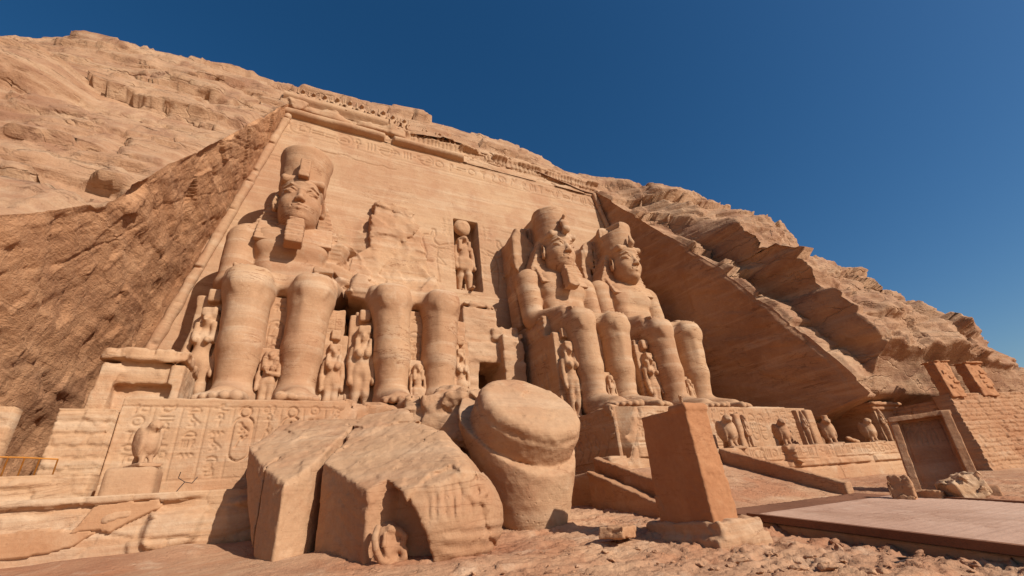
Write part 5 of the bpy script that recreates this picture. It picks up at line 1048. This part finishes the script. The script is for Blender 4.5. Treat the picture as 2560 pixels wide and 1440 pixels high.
tag(mk('chapel', *court(), M['brick']), 'shaded flat roofed chapel behind the tall crowned figure at the right', 'chapel')
# ------------------------------------------------------------------ boardwalk
bw = thing('boardwalk', 'long raised boardwalk with dark edging leading to the ramp', 'boardwalk', (3.8, -20, .4))
def by(y): return 1.1+.11*(y+12.5)+.30
sl_ = np.array([0, 1, .11])/math.hypot(1, .11)
def deckpart(x0, x1, y0, y1, up, along, seed, gap=.15, d=.05):
    L = (y1-y0)*math.hypot(1, .11); nx = int((x1-x0)/d)+1; ny = int(L/d)+1; U, Vv = np.meshgrid(np.arange(nx)*d, np.arange(ny)*d, indexing='ij'); w = U if along else Vv; q = np.floor(w/gap)
    H = .006*cellrand(q, 0, seed)-.005*(np.abs(w/gap-q-.5) > .44)+.004*fbm(U*2, Vv*2, 1, 3, seed)
    return relief(H, (x0, y0, by(y0)+up), (1, 0, 0), sl_, np.array([0, -.11, 1])/math.hypot(1, .11), d, d, .05)
loc_child(mk('decking', *deckpart(.14, 7.46, -29.2, -18.75, 0, False, 851, .2), M['deck']), bw); loc_child(mk('decking', *deckpart(.0, 7.6, -18.74, -17.6, -.004, True, 852, .16), M['darkwood']), bw)
def beam(x, y0, y1, w, z0, z1):
    V = []; 
    for y in (y0, y1):
        for dx, dz in ((-w, z0), (w, z0), (w, z1), (-w, z1)): V.append((x+dx, y, by(y)+dz))
    return np.array(V), np.array([(0, 1, 2, 3)[::-1], (4, 5, 6, 7), (0, 1, 5, 4), (1, 2, 6, 5), (2, 3, 7, 6), (3, 0, 4, 7)])
for x in (.03, 7.55): o = loc_child(mk('edge_beam', *beam(x, -29.2, -18.74, .07, -.12, .05), M['darkwood'], smooth=False), bw)
def fascia():
    d = .05; nx = int(11.6/d); H = np.zeros((nx, 8)); u = np.arange(nx)*d; q = u/.62; H[:] = (-.02*(np.abs(q-np.floor(q)-.5) > .46)+.008*cellrand(np.floor(q), 0, 5))[:, None]; e = np.array([0, -1, -.11])/math.hypot(1, .11)
    return relief(H, (.06, -17.6, by(-17.6)-.62), e, (0, 0, 1), (-1, 0, 0), d, .066, .1)
loc_child(mk('fascia', *fascia(), M['terrace']), bw)
# ------------------------------------------------------------------ loose stones on the pavement
r = random.Random(77)
rocks = [(1510, 1330, 12.5, .5, .16, 'long dark edged slab lying left of the pier footing'), (2190, 1395, 9.0, .05, .03, ''), ]
loose('loose_slab', 1545, 1330, 12.2, (.55, .3, .13), (3, 4, 35), 861, 'low worn slab lying left of the pier footing', 'stone block')
def pebbles():
    pts = []
    for k in range(240):
        u = r.uniform(1000, 2560); w = r.uniform(1330, 1438)
        if u < 1500 and w < 1365: continue
        pts.append((u, w))
    return pts
bmesh_list = []
for k in range(5):
    v = Vol((-1, -1, -.7), (1, 1, .7), .11); v.ell((0, 0, 0), (.75, .6, .36), .1); v.broken(.4, .8, 870+k, .6); bmesh_list.append(v.mesh())
def ground_at(u, w):
    t = np.linspace(4, 60, 1200)[:, None]; P = CAM+_ray(u, w)*t; hit = np.nonzero(P[:, 2] < gz(P[:, 0], P[:, 1])+.02)[0]; return P[hit[0]] if len(hit) else None
n = 0
for u, w in pebbles():
    p = ground_at(u, w)
    if p is None or (-.3 < p[0] < 7.9 and p[1] < -17.3) or (-4.2 < p[0] < -.9 and -21 < p[1] < -16): continue
    sz = r.choice((.03, .04, .05, .05, .07, .09, .13))*(1 if u < 1700 else 1.5); m = bmesh_list[n % 5]
    if n < 5: o = mk('small_stone', m[0], m[1], M['ground']); bmesh_list[n] = (o.data, m[1]) if False else m; PROT = globals().setdefault('PROT', []); PROT.append(o)
    else: o = PROT[n % 5].copy(); S.collection.objects.link(o)
    o.location = (p[0], p[1], p[2]); o.scale = (sz*r.uniform(.8, 1.5), sz*r.uniform(.7, 1.2), sz*r.uniform(.5, .9)); o.rotation_euler = (r.uniform(-.3, .3), r.uniform(-.3, .3), r.uniform(0, 6.28)); tag(o, 'small loose stone lying on the worn pavement', 'stone', 'small stones scattered on the pavement'); n += 1
gr = thing('drain_grate', 'dark metal grate set into the pavement before the boardwalk', 'grate', ground_at(2245, 1404))
gp = ground_at(2245, 1404); 
fr = [np.array([gp[0]+a, gp[1]+b, gp[2]+.02]) for a, b in ((-.28, -.1), (.28, -.1), (.28, .1), (-.28, .1), (-.28, -.1))]
loc_child(mk('frame', *tube(fr, .02, 6), M['metal']), gr)
loc_child(mk('bars', *joinm(*[tube([(gp[0]-.26+.052*k, gp[1]-.1, gp[2]+.015), (gp[0]-.26+.052*k, gp[1]+.1, gp[2]+.015)], .012, 6) for k in range(11)]), M['metal']), gr)
